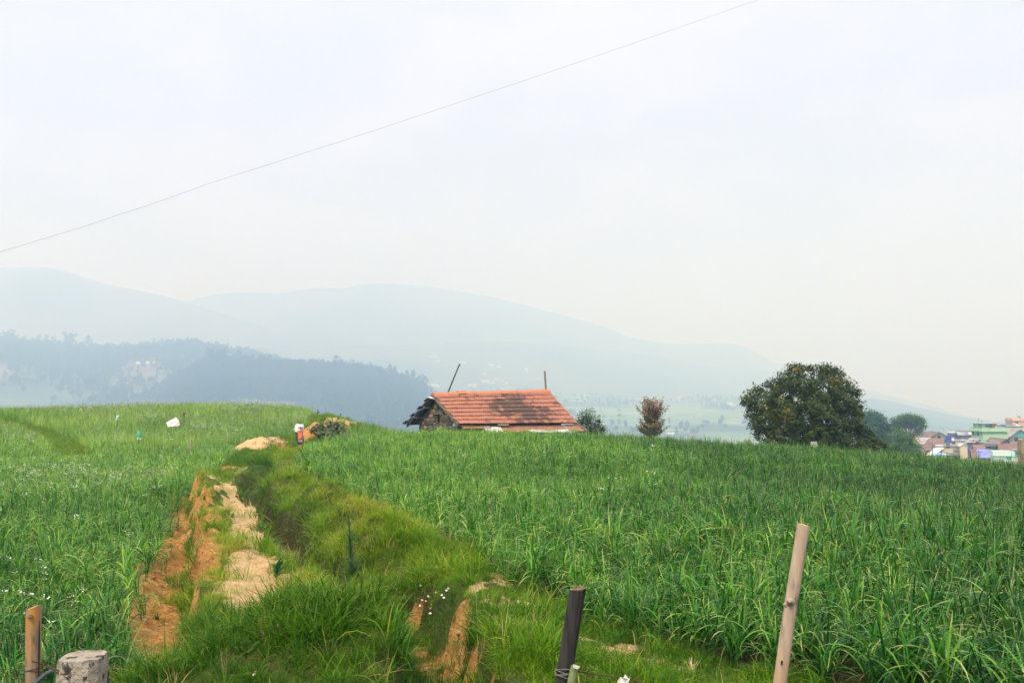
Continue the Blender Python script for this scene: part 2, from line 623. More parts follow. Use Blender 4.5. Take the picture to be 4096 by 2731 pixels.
quads = np.stack([idx[:-1, :-1], idx[:-1, 1:], idx[1:, 1:], idx[1:, :-1]], -1).reshape(-1, 4)

m_ground, t, b, o = nodes('ground_soil')
g_pos = objvec(t, world=True)
at = nadd(t, 'ShaderNodeAttribute', attribute_name='mask')
sp_ = nadd(t, 'ShaderNodeSeparateColor')
t.links.new(at.outputs['Color'], sp_.inputs[0])
n_f = noise(t, 26, 6, .7, g_pos)
n_m = noise(t, 4.5, 5, .6, g_pos, .5)
n_c = noise(t, 1.1, 4, .6, g_pos)
bedc = mixc(t, ramp(t, n_m, .35, .65), (.030, .042, .012), (.075, .060, .024))
turfc = mixc(t, ramp(t, n_m, .3, .7), (.045, .085, .014), (.11, .125, .030))
base = mixc(t, sp_.outputs[2], bedc, turfc)
soilc = mixc(t, ramp(t, n_f, .3, .7), (.50, .255, .075), (.66, .39, .135))
soilc = mixc(t, ramp(t, n_m, .42, .66), soilc, (.38, .165, .050))
soilc = mixc(t, ramp(t, noise(t, 11, 4, .6, g_pos, .8), .60, .70), soilc, (.22, .115, .05))
sandc = mixc(t, ramp(t, n_f, .3, .72), (.58, .39, .185), (.80, .60, .34))
sandc = mixc(t, ramp(t, n_m, .48, .70), sandc, (.56, .34, .14))
sandc = mixc(t, ramp(t, noise(t, 13, 4, .6, g_pos, .8), .62, .72), sandc, (.36, .23, .11))


def brk(fac, n, amt):
    """break the edge of a mask with a noise"""
    a = nadd(t, 'ShaderNodeMath', operation='MULTIPLY_ADD')
    t.links.new(n, a.inputs[0]); a.inputs[1].default_value = amt
    t.links.new(fac, a.inputs[2])
    s = nadd(t, 'ShaderNodeMath', operation='SUBTRACT')
    t.links.new(a.outputs[0], s.inputs[0]); s.inputs[1].default_value = amt / 2
    return ramp(t, s.outputs[0], .38, .58)


c = mixc(t, brk(sp_.outputs[1], n_f, .5), base, soilc)
c = mixc(t, brk(sp_.outputs[0], n_f, .5), c, sandc)
t.links.new(c, b.inputs['Base Color'])
b.inputs['Roughness'].default_value = .95
b.inputs['Specular IOR Level'].default_value = .1
vor = nadd(t, 'ShaderNodeTexVoronoi'); vor.inputs['Scale'].default_value = 22; t.links.new(g_pos, vor.inputs['Vector'])
hh_ = nadd(t, 'ShaderNodeMath', operation='MULTIPLY_ADD'); t.links.new(vor.outputs['Distance'], hh_.inputs[0]); hh_.inputs[1].default_value = -.5; t.links.new(noise(t, 14, 9, .75, g_pos), hh_.inputs[2])
bump(t, b, hh_.outputs[0], 1.0, .09)

offg = poff(XX, YY)
turf_m = ((XX > np.interp(YY, LY, LX) - .1) & (XX < np.interp(YY, RY, RX)) & (YY < 42)).astype(float)
turf_m = np.maximum(turf_m, 1 - sstep(.9, 1.3, pdist(XX, YY, TW)))
turf_m = np.maximum(turf_m, (YY < 6).astype(float))
wet_shade = (1 - sstep(.22, .40, pdist(XX, YY, SX))) * sstep(9.8, 10.6, YY) * (1 - sstep(24, 28, YY))  # gully shade and damp put into a darker bed by dropping turf
turf_m = turf_m * (1 - wet_shade)
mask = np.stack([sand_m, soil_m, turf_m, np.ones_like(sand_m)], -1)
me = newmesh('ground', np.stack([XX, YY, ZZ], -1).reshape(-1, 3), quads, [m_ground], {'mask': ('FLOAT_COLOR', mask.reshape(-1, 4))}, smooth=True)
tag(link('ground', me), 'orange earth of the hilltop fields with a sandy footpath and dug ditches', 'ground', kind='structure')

# stream water in the channel
m_water, t, b, o = nodes('stream_water')
b.inputs['Base Color'].default_value = (.035, .030, .018, 1)
b.inputs['Roughness'].default_value = .06
b.inputs['Specular IOR Level'].default_value = .6
bump(t, b, noise(t, 14, 3, .6, objvec(t, world=True), 1.0), .5, .03)
vs, fs = [], []
sxs = SX[2:8]
for i in range(len(sxs)):
    a = sxs[max(i - 1, 0)]; c2 = sxs[min(i + 1, len(sxs) - 1)]
    d = (c2 - a) / np.linalg.norm(c2 - a); n = np.array([-d[1], d[0]])
    for k in (-1, 1):
        q = sxs[i] + n * k * .20
        vs.append((q[0], q[1], -2.27 + 2.0))
    if i: fs.append([2 * i - 2, 2 * i - 1, 2 * i + 1, 2 * i])
tag(link('stream_water', newmesh('stream_water', vs, fs, [m_water])), 'thin dark water glinting in the narrow channel beside the footpath', 'water', kind='structure')


# ------------------------------------------------------------------ grass and crop (uncountable)
def blade(L, w, th0, curl, az, base=(0, 0, 0), seg=5, twist=0.0, pw=1.4, fold=0.0):
    vs = []; ts = []
    x = z = 0.0
    ca, sa = math.cos(az), math.sin(az)
    ds = L / seg
    for i in range(seg + 1):
        s = i / seg
        wd = w * (min(1, .55 + 1.6 * s)) * (1 - s ** 2.2) ** .8 * .5 if i < seg else w * .03
        tw = twist * s
        cxn, czn = math.cos(tw), math.sin(tw)
        for k in (-1, 1):
            lx, ly, lz = x, k * wd * cxn, z + k * wd * czn
            vs.append((base[0] + lx * ca - ly * sa, base[1] + lx * sa + ly * ca, base[2] + lz))
            ts.append(s)
        th = th0 + curl * (s + .5 / seg) ** pw
        x += math.sin(th) * ds; z += math.cos(th) * ds
    fs = [[2 * i, 2 * i + 1, 2 * i + 3, 2 * i + 2] for i in range(seg)]
    return vs, fs, ts


def tuft_mesh(name, n, L, w, th, curl, spread, m, seg=5, wind=None, pw=1.4, rs=1, droop=.35):
    r = random.Random(rs)
    V, Fc, T, LV = [], [], [], []
    for i in range(n):
        az = r.uniform(0, 6.283)
        if wind is not None and r.random() < .7: az = r.gauss(wind, .6)
        l = L * r.uniform(.6, 1.1)
        rr = spread * math.sqrt(r.random()); a2 = r.uniform(0, 6.283)
        cu = curl * r.uniform(.3, 1.0) if r.random() > droop else curl * r.uniform(1.1, 1.75)
        v, f, tt = blade(l, w * r.uniform(.6, 1.15), th * r.uniform(.1, 1.0), cu, az, (rr * math.cos(a2), rr * math.sin(a2), -.02), seg, r.uniform(-.9, .9), pw)
        k = len(V)
        V += v; Fc += [[q + k for q in ff] for ff in f]; T += tt; LV += [r.random()] * len(v)
    me = newmesh(name, V, np.array(Fc), [m], {'t': ('FLOAT', T), 'lv': ('FLOAT', LV)}, smooth=True)
    return me


def crop_mesh(name, n, m, rs):
    """a leafy stalk: broad leaves spring from several heights and arch over"""
    r = random.Random(rs)
    V, Fc, T, LV = [], [], [], []

    def put(v, f, tt, l):
        k = len(V); V.extend(v); Fc.extend([[q + k for q in ff] for ff in f]); T.extend(tt); LV.extend([l] * len(v))
    for s_ in range(2):
        bx, by = r.uniform(-.05, .05), r.uniform(-.05, .05)
        a0 = r.uniform(0, 6.28)
        for i in range(n):
            f = i / n
            az = a0 + i * 3.14 + r.gauss(0, .55)
            h = .05 + .36 * f
            L = r.uniform(.38, .60) * (1 - .25 * abs(f - .4))
            up = r.random() < .22
            put(*blade(L, r.uniform(.015, .025), r.uniform(.10, .35) if up else r.uniform(.30, .75), r.uniform(.1, .5) if up else r.uniform(1.1, 2.3), az, (bx, by, h), 7, r.uniform(-.7, .7), 1.35), r.random())
        put(*blade(.46, .016, .06, .1, a0, (bx, by, -.02), 2), .2)
    return newmesh(name, V, np.array(Fc), [m], {'t': ('FLOAT', T), 'lv': ('FLOAT', LV)}, smooth=True)


def proto_collection(name, meshes):
    c = bpy.data.collections.new(name)
    for i, me in enumerate(meshes):
        o = bpy.data.objects.new('%s_%02d' % (name, i), me)
        c.objects.link(o)
    return c


def scatter(name, coll, X, Y, Z, rot, scl, nproto, tint, label, cat):
    n = len(X)
    V = np.stack([X, Y, Z], -1)
    me = newmesh(name, V, [], [], {
        'rot': ('FLOAT_VECTOR', rot), 'scl': ('FLOAT_VECTOR', scl), 'pick': ('INT', rng.integers(0, nproto, n)), 'tint': ('FLOAT', tint)})
    o = link(name, me)
    ng = bpy.data.node_groups.new(name, 'GeometryNodeTree')
    ng.interface.new_socket('Geometry', in_out='INPUT', socket_type='NodeSocketGeometry')
    ng.interface.new_socket('Geometry', in_out='OUTPUT', socket_type='NodeSocketGeometry')
    gi = ng.nodes.new('NodeGroupInput'); go = ng.nodes.new('NodeGroupOutput')
    ip = ng.nodes.new('GeometryNodeInstanceOnPoints')
    ci = ng.nodes.new('GeometryNodeCollectionInfo')
    ci.inputs['Collection'].default_value = coll
    ci.inputs['Separate Children'].default_value = True
    ci.inputs['Reset Children'].default_value = True
    ip.inputs['Pick Instance'].default_value = True
    L = ng.links.new
    L(gi.outputs[0], ip.inputs['Points']); L(ci.outputs[0], ip.inputs['Instance'])
    for an, ty, so in (('rot', 'FLOAT_VECTOR', 'Rotation'), ('scl', 'FLOAT_VECTOR', 'Scale'), ('pick', 'INT', 'Instance Index')):
        na = ng.nodes.new('GeometryNodeInputNamedAttribute')
        na.data_type = ty
        na.inputs['Name'].default_value = an
        L([s for s in na.outputs if s.enabled][0], ip.inputs[so])
    L(ip.outputs[0], go.inputs[0])
    md = o.modifiers.new('scatter', 'NODES'); md.node_group = ng
    return tag(o, label, cat, kind='stuff')


m_crop = leaf_mat('crop_leaf', [(0.0, (.008, .066, .009)), (.35, (.040, .195, .015)), (.65, (.138, .36, .022)), (1.0, (.44, .58, .11))],
                  rough=.34, trans=.36, tip=(.60, .50, .22), spec=.30, lvk=.66, tipstart=.62)
m_turf = leaf_mat('turf_leaf', [(0.0, (.020, .095, .003)), (.4, (.085, .23, .004)), (.75, (.23, .34, .008)), (1.0, (.50, .38, .10))],
                  rough=.6, trans=.35, tip=(.48, .37, .13), spec=.15, tipstart=.7, lvk=.5)
m_straw = leaf_mat('dry_straw', [(0.0, (.36, .24, .10)), (1.0, (.66, .52, .27))], rough=.7, trans=.1)

NC = 7
crop_col = proto_collection('crop_plant', [crop_mesh('crop_plant', 7, m_crop, i + 1) for i in range(NC)])
fine_col = proto_collection('fine_crop', [tuft_mesh('fine_crop', 13, .64, .0110, .40, 1.25, .10, m_crop, 5, wind=.35, rs=i + 20, pw=1.8) for i in range(NC)])
turf_col = proto_collection('turf_tuft', [tuft_mesh('turf_tuft', 20, .21, .0062, .95, 1.05, .06, m_turf, 3, rs=i + 40) for i in range(NC)])
straw_col = proto_collection('straw', [tuft_mesh('straw', 12, .15, .0045, 1.6, .5, .09, m_straw, 2, rs=i + 60) for i in range(4)])


def cand(n, y0, y1, umax=.66, p=1.0):
    """random ground points, evenly spread over the view's wedge"""
    y = np.sqrt(rng.random(n) * (y1 ** 2 - y0 ** 2) + y0 ** 2)
    u = (rng.random(n) * 2 - 1) * umax
    return u * (y + 1.0), y


def rand_rot(n, tilt=.12):
    return np.stack([rng.normal(0, tilt, n), rng.normal(0, tilt, n), rng.random(n) * 6.283], -1)


def scl3(n, lo, hi, k=None):
    s = lo + (hi - lo) * rng.random(n)
    if k is not None: s = s * k
    return np.stack([s, s, s * (.85 + .3 * rng.random(n))], -1)


def area(y0, y1, umax=.66):
    return umax * (y1 ** 2 - y0 ** 2)


# right hand field
XS, YS = [], []
for y0, y1, den in ((5, 14, 54), (14, 26, 44), (26, 45, 36)):
    x, y = cand(int(area(y0, y1) * den), y0, y1)
    XS.append(x); YS.append(y)
X = np.concatenate(XS); Y = np.concatenate(YS)
k = X > np.interp(Y, RY, RX) + rng.normal(0, .07, len(X))
X, Y = X[k], Y[k]
n = len(X)
patch = fbm(X * .35 + 4, Y * .35, 4)
left_pale = sstep(9, -4, X - (Y - 20) * .10)              # bluer and darker towards the right and the front
tint = .10 + .38 * left_pale + .45 * (patch - .5) * 2 * .5 + .24 * (fbm(X * .12, Y * .12 + 7, 2) - .5) + rng.normal(0, .13, n)
tint = tint + .10 * sstep(24, 36, Y)
hk = .70 + .42 * (fbm(X * 1.6, Y * 1.6 + 70, 2) - .5) + .22 * sstep(.0, 4.0, X) * (1 - sstep(12, 22, Y)) + .25 * (patch - .5)
scatter('crop_field', crop_col, X, Y, ground(X, Y) - .01, rand_rot(n, .14), scl3(n, .72, 1.05, hk), NC, tint,
        'leafy green crop filling the large field right of the footpath', 'crop')

# lower left field
XS, YS = [], []
for y0, y1, den in ((4.5, 14, 46), (14, 26, 42), (26, 44, 36)):
    x, y = cand(int(area(y0, y1, .72) * den), y0, y1, .72)
    XS.append(x); YS.append(y)
X = np.concatenate(XS); Y = np.concatenate(YS)
front_hi = np.interp(X, [-40, -18, -11.3, -10], [48, 44, 40.5, 39.5])
k = (X < np.interp(Y, LY, LX) + rng.normal(0, .07, len(X))) & (Y < front_hi - .6) & (pdist(X, Y, TW) > .72)
X, Y = X[k], Y[k]
n = len(X)
patch = fbm(X * .3 + 14, Y * .3, 4)
tint = .40 + .40 * (patch - .5) + .18 * sstep(18, 34, Y) - .20 * sstep(14, 7, Y) + rng.normal(0, .13, n)
hk = .74 + .2 * (patch - .5) + .42 * (fbm(X * 1.6, Y * 1.6 + 70, 2) - .5)
scatter('crop_field', crop_col, X, Y, ground(X, Y) - .01, rand_rot(n, .14), scl3(n, .72, 1.05, hk), NC, tint,
        'leafy green crop in the field left of the ditch', 'crop')

# upper left field on the rise
x, y = cand(int(area(39, 80, .74) * 34), 39, 80, .74)
front_hi = np.interp(x, [-40, -18, -11.3, -10], [48, 44, 40.9, 39.9])
right_lim = np.interp(y, [40, 44, 47, 52, 58, 66, 80], [-9.4, -9.9, -9.9, -10.6, -11.8, -12.5, -12])
k = (x < right_lim) & (y > front_hi + .3) & (pdist(x, y, TW) > .75) & (np.hypot((x + 10.3) / 1.7, (y - 40.4) / 1.0) > 1)
X, Y = x[k], y[k]
n = len(X)
patch = fbm(X * .22 + 30, Y * .22, 4)
tint = .64 + .50 * (patch - .5) - .22 * sstep(-13.5, -10.5, X) * (1 - sstep(44, 52, Y)) + rng.normal(0, .13, n)
scatter('crop_field', fine_col, X, Y, ground(X, Y) - .01, rand_rot(n, .10), scl3(n, .72, 1.10), NC, tint,
        'yellow green crop on the rise at the upper left, below the wooded hill', 'crop')

# patch of crop behind the bank, towards the hut's left
x, y = cand(9000, 38, 56, .2)
k = (x > -7.6) & (x < -2.5) & (y > 41)
X, Y = x[k], y[k]; n = len(X)
scatter('crop_field', fine_col, X, Y, ground(X, Y) - .01, rand_rot(n), scl3(n, .7, 1.0), NC, .45 + rng.normal(0, .1, n),
        'narrow green crop strip between the orange bank and the hut', 'crop')


def scatter_turf():
    x1, y1 = cand(int(area(4.5, 14, .52) * 330), 4.5, 14, .52)
    x2, y2 = cand(int(area(14, 42, .42) * 120), 14, 42, .42)
    X = np.concatenate([x1, x2]); Y = np.concatenate([y1, y2])
    k = (X > np.interp(Y, LY, LX) + .1) & (X < np.interp(Y, RY, RX) + .15)
    X, Y = X[k], Y[k]
    sand, soil = masks(X, Y)
    e = .06
    z0 = ground(X, Y)
    sl = np.hypot((ground(X + e, Y) - z0) / e, (ground(X, Y + e) - z0) / e)
    nn = fbm(X * 3 + 31, Y * 3, 4)
    soil = np.maximum(soil, .8 * sstep(1.1, 1.8, sl + (nn - .5) * 1.4))
    keep = rng.random(len(X)) > np.maximum(sand * .965, np.where(poff(X, Y) < -.28, soil * (1.0 - .10 * sstep(.55, .70, nn)), soil * .72))
    dst = pdist(X, Y, SX)
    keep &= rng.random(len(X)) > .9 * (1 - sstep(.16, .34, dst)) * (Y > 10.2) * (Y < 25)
    X, Y, Z, sl, nn, dst = X[keep], Y[keep], z0[keep], sl[keep], nn[keep], dst[keep]
    n = len(X)
    off = poff(X, Y)
    lush = fbm(X * 1.1 + 2, Y * 1.1 + 60, 3)
    dry = np.exp(-((np.abs(off) - .38) / .26) ** 2) * (Y > 9) * (Y < 24)
    tint = .34 + .55 * (lush - .5) + .42 * dry + rng.normal(0, .10, n) - .20 * (Y < 8.0) * (X < -.4) * 1.0 + .12 * (nn - .5)
    tint = tint + .27 * sstep(8.5, 12, Y) * (off > .75) - .25 * (1 - sstep(.25, .6, dst)) * (Y > 8)  # gully sides: shade and damp put into a darker grass tint
    lf = fbm(X * 1.6 + 22, Y * 1.6 + 6, 3)
    k = .55 + 1.1 * sstep(.35, .75, lf) * (1 - .6 * dry)
    k = k * np.where((X > .3) & (Y < 10), .62, 1.0) + .08 * ((Y < 8.0) & (X < -.3) & (X > -2.4))
    k = k + .25 * np.clip(sl - .6, 0, 1)
    rot = rand_rot(n, .25)
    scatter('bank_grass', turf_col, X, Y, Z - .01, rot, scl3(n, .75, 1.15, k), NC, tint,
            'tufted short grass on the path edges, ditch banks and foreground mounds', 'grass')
    # turf walk across the left field and the near verge
    x, y = cand(190000, 30, 75, .74)
    kk = pdist(x, y, TW) < .8
    x, y = x[kk], y[kk]
    x2, y2 = rng.uniform(-13.2, -6.6, 16000), rng.uniform(43.5, 62, 16000)
    kx = x2 > np.interp(y2, [40, 44, 47, 52, 58, 66, 80], [-9.4, -9.9, -9.9, -10.6, -11.8, -12.5, -12]) - .1
    x2, y2 = x2[kx], y2[kx]
    s2, o2 = masks(x2, y2)
    k2 = rng.random(len(x2)) > np.maximum(s2 * .97, o2 * 1.0)
    X = np.concatenate([x, x2[k2]]); Y = np.concatenate([y, y2[k2]]); n = len(X)
    scatter('walk_grass', turf_col, X, Y, ground(X, Y) - .01, rand_rot(n, .2), scl3(n, .9, 1.5), NC, .50 + rng.normal(0, .1, n),
            'short dark green grass on the walkway crossing the left field and on the far bank', 'grass')
    # straw trodden into the path and hummocks
    x, y = cand(26000, 8, 56, .33)
    s, _ = masks(x, y)
    kk = rng.random(len(x)) < s * .9
    X, Y = x[kk], y[kk]; n = len(X)
    scatter('path_straw', straw_col, X, Y, ground(X, Y) + .004, rand_rot(n, .1), scl3(n, .5, 1.1), 4, .2 + .8 * rng.random(n),
            'dry straw trodden into the sandy footpath and bare hummocks', 'straw')


scatter_turf()


def clod_mesh(rs):
    bm = bmesh.new(); bmesh.ops.create_icosphere(bm, subdivisions=1, radius=1)
    r = random.Random(rs)
    for v in bm.verts: v.co *= r.uniform(.65, 1.15); v.co.z *= .65
    me = bpy.data.meshes.new('clod'); bm.to_mesh(me); bm.free(); me.materials.append(m_clod); return me


m_clod, t, b, o = nodes('earth_clod')
at_ = nadd(t, 'ShaderNodeAttribute', attribute_name='tint'); at_.attribute_type = 'INSTANCER'
t.links.new(mixc(t, ramp(t, at_.outputs['Fac'], 0, 1, (.24, .105, .032), (.66, .48, .27)), (1, 1, 1), (1, 1, 1), 'MULTIPLY') if False else ramp(t, at_.outputs['Fac'], 0, 1, (.24, .105, .032), (.66, .48, .27)), b.inputs['Base Color'])
b.inputs['Roughness'].default_value = .95; b.inputs['Specular IOR Level'].default_value = .1
clod_col = proto_collection('clod', [clod_mesh(i) for i in range(5)])
x, y = cand(150000, 6.5, 48, .34)
sa, so = masks(x, y)
k = rng.random(len(x)) < np.maximum(so * .26, sa * .15) * sstep(.40, .60, fbm(x * 2, y * 2, 3)) * np.clip(14 / y, .3, 1.5)
X, Y = x[k], y[k]; n = len(X); sa = sa[k]
sz = .008 + .040 * rng.random(n) ** 3.2
scatter('earth_clods', clod_col, X, Y, ground(X, Y), rand_rot(n, .4), np.stack([sz, sz * rng.uniform(.7, 1.3, n), sz], -1), 5, np.clip(.18 + .62 * sa + rng.normal(0, .12, n), 0, 1),
        'small earth clods and stones lying on the footpath and in the dug ditch', 'clods')

m_bweed = leaf_mat('bank_weed_leaf', [(0.0, (.018, .085, .012)), (.5, (.060, .17, .020)), (1.0, (.17, .28, .05))], rough=.5, trans=.3, spec=.25, lvk=.5)
m_stalk = leaf_mat('dead_stalk', [(0.0, (.20, .13, .05)), (1.0, (.52, .40, .20))], rough=.8, trans=.1, lvk=.4)
weed_col = proto_collection('bank_weed', [tuft_mesh('bank_weed', 11, .13, .030, 1.1, .9, .05, m_bweed, 4, rs=i + 80, pw=1.0) for i in range(3)] +
                            [tuft_mesh('bank_weed', 7, .34, .0040, .5, .8, .06, m_stalk, 4, rs=i + 90) for i in range(3)] + [tuft_mesh('bank_weed', 9, .36, .0075, .6, 1.3, .06, m_turf, 5, rs=i + 95) for i in range(3)])
x, y = cand(60000, 5, 30, .5)
k = (x > np.interp(y, LY, LX) + .05) & (x < np.interp(y, RY, RX) + .1)
x, y = x[k], y[k]
sa, so = masks(x, y)
k = rng.random(len(x)) < (.05 + .22 * sstep(.52, .72, fbm(x * 1.7 + 9, y * 1.7 + 90, 3))) * (1 - sa) * (1 - .8 * so)
X, Y = x[k], y[k]; n = len(X)
scatter('bank_weeds', weed_col, X, Y, ground(X, Y) - .005, rand_rot(n, .2), scl3(n, .6, 1.15), 9, .45 + rng.normal(0, .2, n),
        'broad leaved weeds, dead stalks and coarse blades mixed into the bank grass', 'weeds')


# ---- white wildflowers in the crop
m_petal = pm('white_petal', (.72, .74, .70), (.82, .82, .80), 9, .6, 0)
m_stem = pm('flower_stem', (.06, .12, .03), (.09, .16, .05), 9, .7, 0)


def umbel_mesh(rs):
    r = random.Random(rs)
    V, Fc, mi = [], [], []
    for s in range(3):
        bx, by, h = r.uniform(-.08, .08), r.uniform(-.08, .08), r.uniform(.55, .78)
        k = len(V); V += [(bx - .002, by, 0), (bx + .002, by, 0), (bx * 1.5 + .002, by * 1.5, h), (bx * 1.5 - .002, by * 1.5, h)]
        Fc.append([k, k + 1, k + 2, k + 3]); mi.append(1)
        for q in range(9):
            a = r.uniform(0, 6.28); d = .055 * math.sqrt(r.random())
            cx_, cy_, cz_ = bx * 1.5 + d * math.cos(a), by * 1.5 + d * math.sin(a), h + r.uniform(-.012, .02)
            w = r.uniform(.0035, .0075); tx, ty = r.uniform(-.5, .5), r.uniform(-.5, .5)
            k = len(V)
            V += [(cx_ - w, cy_ - w, cz_ - w * (tx + ty)), (cx_ + w, cy_ - w, cz_ + w * (tx - ty)), (cx_ + w, cy_ + w, cz_ + w * (tx + ty)), (cx_ - w, cy_ + w, cz_ - w * (tx - ty))]
            Fc.append([k, k + 1, k + 2, k + 3]); mi.append(0)
    me = newmesh('umbel', V, np.array(Fc), [m_petal, m_stem])
    me.polygons.foreach_set('material_index', np.array(mi, dtype=np.int32)); me.update()
    return me


umb_col = proto_collection('umbel', [umbel_mesh(i) for i in range(4)])
x, y = cand(90000, 6, 76, .72)
dens = (sstep(.50, .74, fbm(x * .28 + 50, y * .28, 3)) * .16 + .012) * (1 + 1.6 * sstep(22, 40, y))
dens = np.where(x > np.interp(y, RY, RX), dens * .13 * (x < 6) * sstep(10, 18, y), dens * sstep(5, 13, y))
hill = np.hypot((x + 14.5) / 3.2, (y - 60) / 9)
dens = np.maximum(dens, .75 * (1 - sstep(.4, 1.1, hill)))
dens = np.maximum(dens, .25 * (1 - sstep(.5, 1.0, np.hypot((x + 12.5) / 1.4, (y - 39.5) / 1.0))))
dens = dens * ((x > np.interp(y, RY, RX) + .3) | (x < np.interp(y, LY, LX) - .3) | (y > 41)) * (pdist(x, y, TW) > 1.2)
dens = np.where((y > 41) & (x > -10.4), 0, dens)
dens = np.where((y > 38) & (x > -7.5), 0, dens)
k = rng.random(len(x)) < dens
X, Y = x[k], y[k]; n = len(X)
scatter('white_wildflowers', umb_col, X, Y, ground(X, Y), rand_rot(n, .12), scl3(n, .7, 1.0), 4, rng.random(n),
        'sprays of small white wildflowers scattered through the crop and thick on the crest', 'flowers')

# ------------------------------------------------------------------ far land: valley, wooded hills, mountains
def attr_mat(name, rough=.95, n1=.02, amt=.35):
    m, t, b, o = nodes(name)
    a = nadd(t, 'ShaderNodeAttribute', attribute_name='col')
    v = objvec(t, world=True)
    n = noise(t, n1, 6, .65, v)
    dk = mixc(t, ramp(t, n, .3, .7), (1 - amt, 1 - amt, 1 - amt), (1 + amt, 1 + amt, 1 + amt))
    t.links.new(mixc(t, 1.0, a.outputs['Color'], dk, 'MULTIPLY'), b.inputs['Base Color'])
    b.inputs['Roughness'].default_value = rough
    b.inputs['Specular IOR Level'].default_value = .1
    return m


m_far = attr_mat('far_land')
LAYERS = {}


class Layer:
    """a ridge: rises from (D0, z0) to a crest at D1 and falls away behind"""
    def __init__(self, name, label, D0, z0, D1, pts, D2, z2, colfn, pw=1.25, rough=.02, nu=260, nvv=70, seed=0, grow=0.0):
        self.grow = grow
        pts = np.array(pts, float)
        self.D0, self.z0, self.D1, self.pts, self.D2, self.z2 = D0, z0, D1, pts, D2, z2
        self.pw, self.rough, self.seed = pw, rough, seed
        self.x0, self.x1 = pts[0, 0], pts[-1, 0]
        px = np.linspace(self.x0, self.x1, nu)
        s = np.concatenate([np.linspace(0, 1, nvv), np.linspace(1, 2, 14)[1:]])
        SS, PXX = np.meshgrid(s, px, indexing='ij')
        x, y, z = self.at(PXX, SS)
        nvt = len(s)
        idx = np.arange(nvt * nu).reshape(nvt, nu)
        q = np.stack([idx[:-1, :-1], idx[:-1, 1:], idx[1:, 1:], idx[1:, :-1]], -1).reshape(-1, 4)
        c = colfn(PXX, SS, x, y, z)
        me = newmesh(name, np.stack([x, y, z], -1).reshape(-1, 3), q, [m_far], {'col': ('FLOAT_COLOR', np.concatenate([c, np.ones(c.shape[:2] + (1,))], -1).reshape(-1, 4))}, smooth=True)
        tag(link(name, me), label, 'hill', kind='structure')

    def at(self, px, s):
        px = np.asarray(px, float); s = np.asarray(s, float)
        D1 = self.D1 * (1 + self.grow * sstep(380, 760, px))
        D = np.where(s <= 1, self.D0 + (D1 - self.D0) * s, D1 + (self.D2 - self.D1) * (s - 1))
        x = (px - W / 2) / F * D
        pyc = np.interp(px, self.pts[:, 0], self.pts[:, 1])
        k = np.array([-12, -6, 0, 6, 12])
        pyc = np.mean([np.interp(px + q, self.pts[:, 0], self.pts[:, 1]) for q in k], 0)
        zc = EYE[2] + (HOR - pyc) / F * D1
        front = self.z0 + (zc - self.z0) * np.clip(s, 0, 1) ** self.pw
        back = zc + (self.z2 - zc) * np.clip(s - 1, 0, 1) ** 1.3
        z = np.where(s <= 1, front, back)
        sc = self.D1
        n = fbm(x / sc * 9 + self.seed, D / sc * 9 + 3, 5) - .5
        z = z + n * self.rough * self.D1 * (1 - .75 * np.exp(-((s - 1) / .10) ** 2)) * sstep(0, .2, s)
        return x, D, z

    def hit(self, px, py):
        s = np.linspace(0.02, 1.0, 500)
        x, y, z = self.at(np.full_like(s, px), s)
        _, pyy = proj(x, y, z)
        k = np.argmax(pyy <= py) if (pyy <= py).any() else len(s) - 1
        return np.array([x[k], y[k], z[k]]), s[k]


def cmix(a, b, f):
    f = np.asarray(f)[..., None]
    return np.array(a) * (1 - f) + np.array(b) * f


def col_forest(px, s, x, y, z):
    return cmix((.018, .035, .016), (.045, .06, .025), sstep(.35, .65, fbm(x / 60, y / 60, 4)))


def col_mount(px, s, x, y, z):
    return cmix((.025, .045, .022), (.09, .10, .045), sstep(.4, .65, fbm(x / 260 + 4, y / 260, 5)))


def col_left(px, s, x, y, z):
    c = col_forest(px, s, x, y, z)
    _, py = proj(x, y, z)
    n = fbm(x / 80, y / 50, 4)
    fld = sstep(363, 370, py + (n - .5) * 22 + np.where(px < 75, -4, 0)) * (1 - sstep(150, 185, px + (py - 380) * .4 + (n - .5) * 30))
    terr = .5 + .5 * np.sin(py * 2.1 + 6 * fbm(x / 150, y / 150, 2))
    green = cmix((.05, .085, .04), (.13, .155, .08), terr * sstep(.4, .6, fbm(x / 70 + 9, y / 40, 2)))
    brown = cmix((.11, .085, .06), (.17, .135, .095), terr)
    f = cmix(brown, brown, fld * 0)
    g = sstep(380, 386, py + (n - .5) * 16)[..., None]
    f = brown * (1 - g) + green * g
    wood = (sstep(.50, .58, fbm(x / 90 + 5, y / 60 + 2, 3)) * .8)
    dark = np.maximum(1 - sstep(34, 42, np.hypot((px - 75) * .8, (py - 372) * 2.6)), wood * (py > 372))
    fld = fld * (1 - dark)
    return c * (1 - fld[..., None]) + f * fld[..., None]


def col_valley(px, s, x, y, z):
    _, py = proj(x, y, z)
    terr = .5 + .5 * np.sin(py * 2.6 + 7 * fbm(x / 260, y / 200, 3) + px * .01)
    n = fbm(x / 160, y / 120, 4)
    g = cmix((.10, .17, .075), (.36, .38, .22), terr ** 3 * .8 * sstep(.4, .6, fbm(x / 120, y / 60 + 8, 3)))
    b = cmix((.03, .05, .025), (.05, .07, .03), n)
    return cmix(np.zeros(3), np.zeros(3), n * 0) + g * (1 - sstep(.52, .60, n)[..., None]) + b * sstep(.52, .60, n)[..., None]


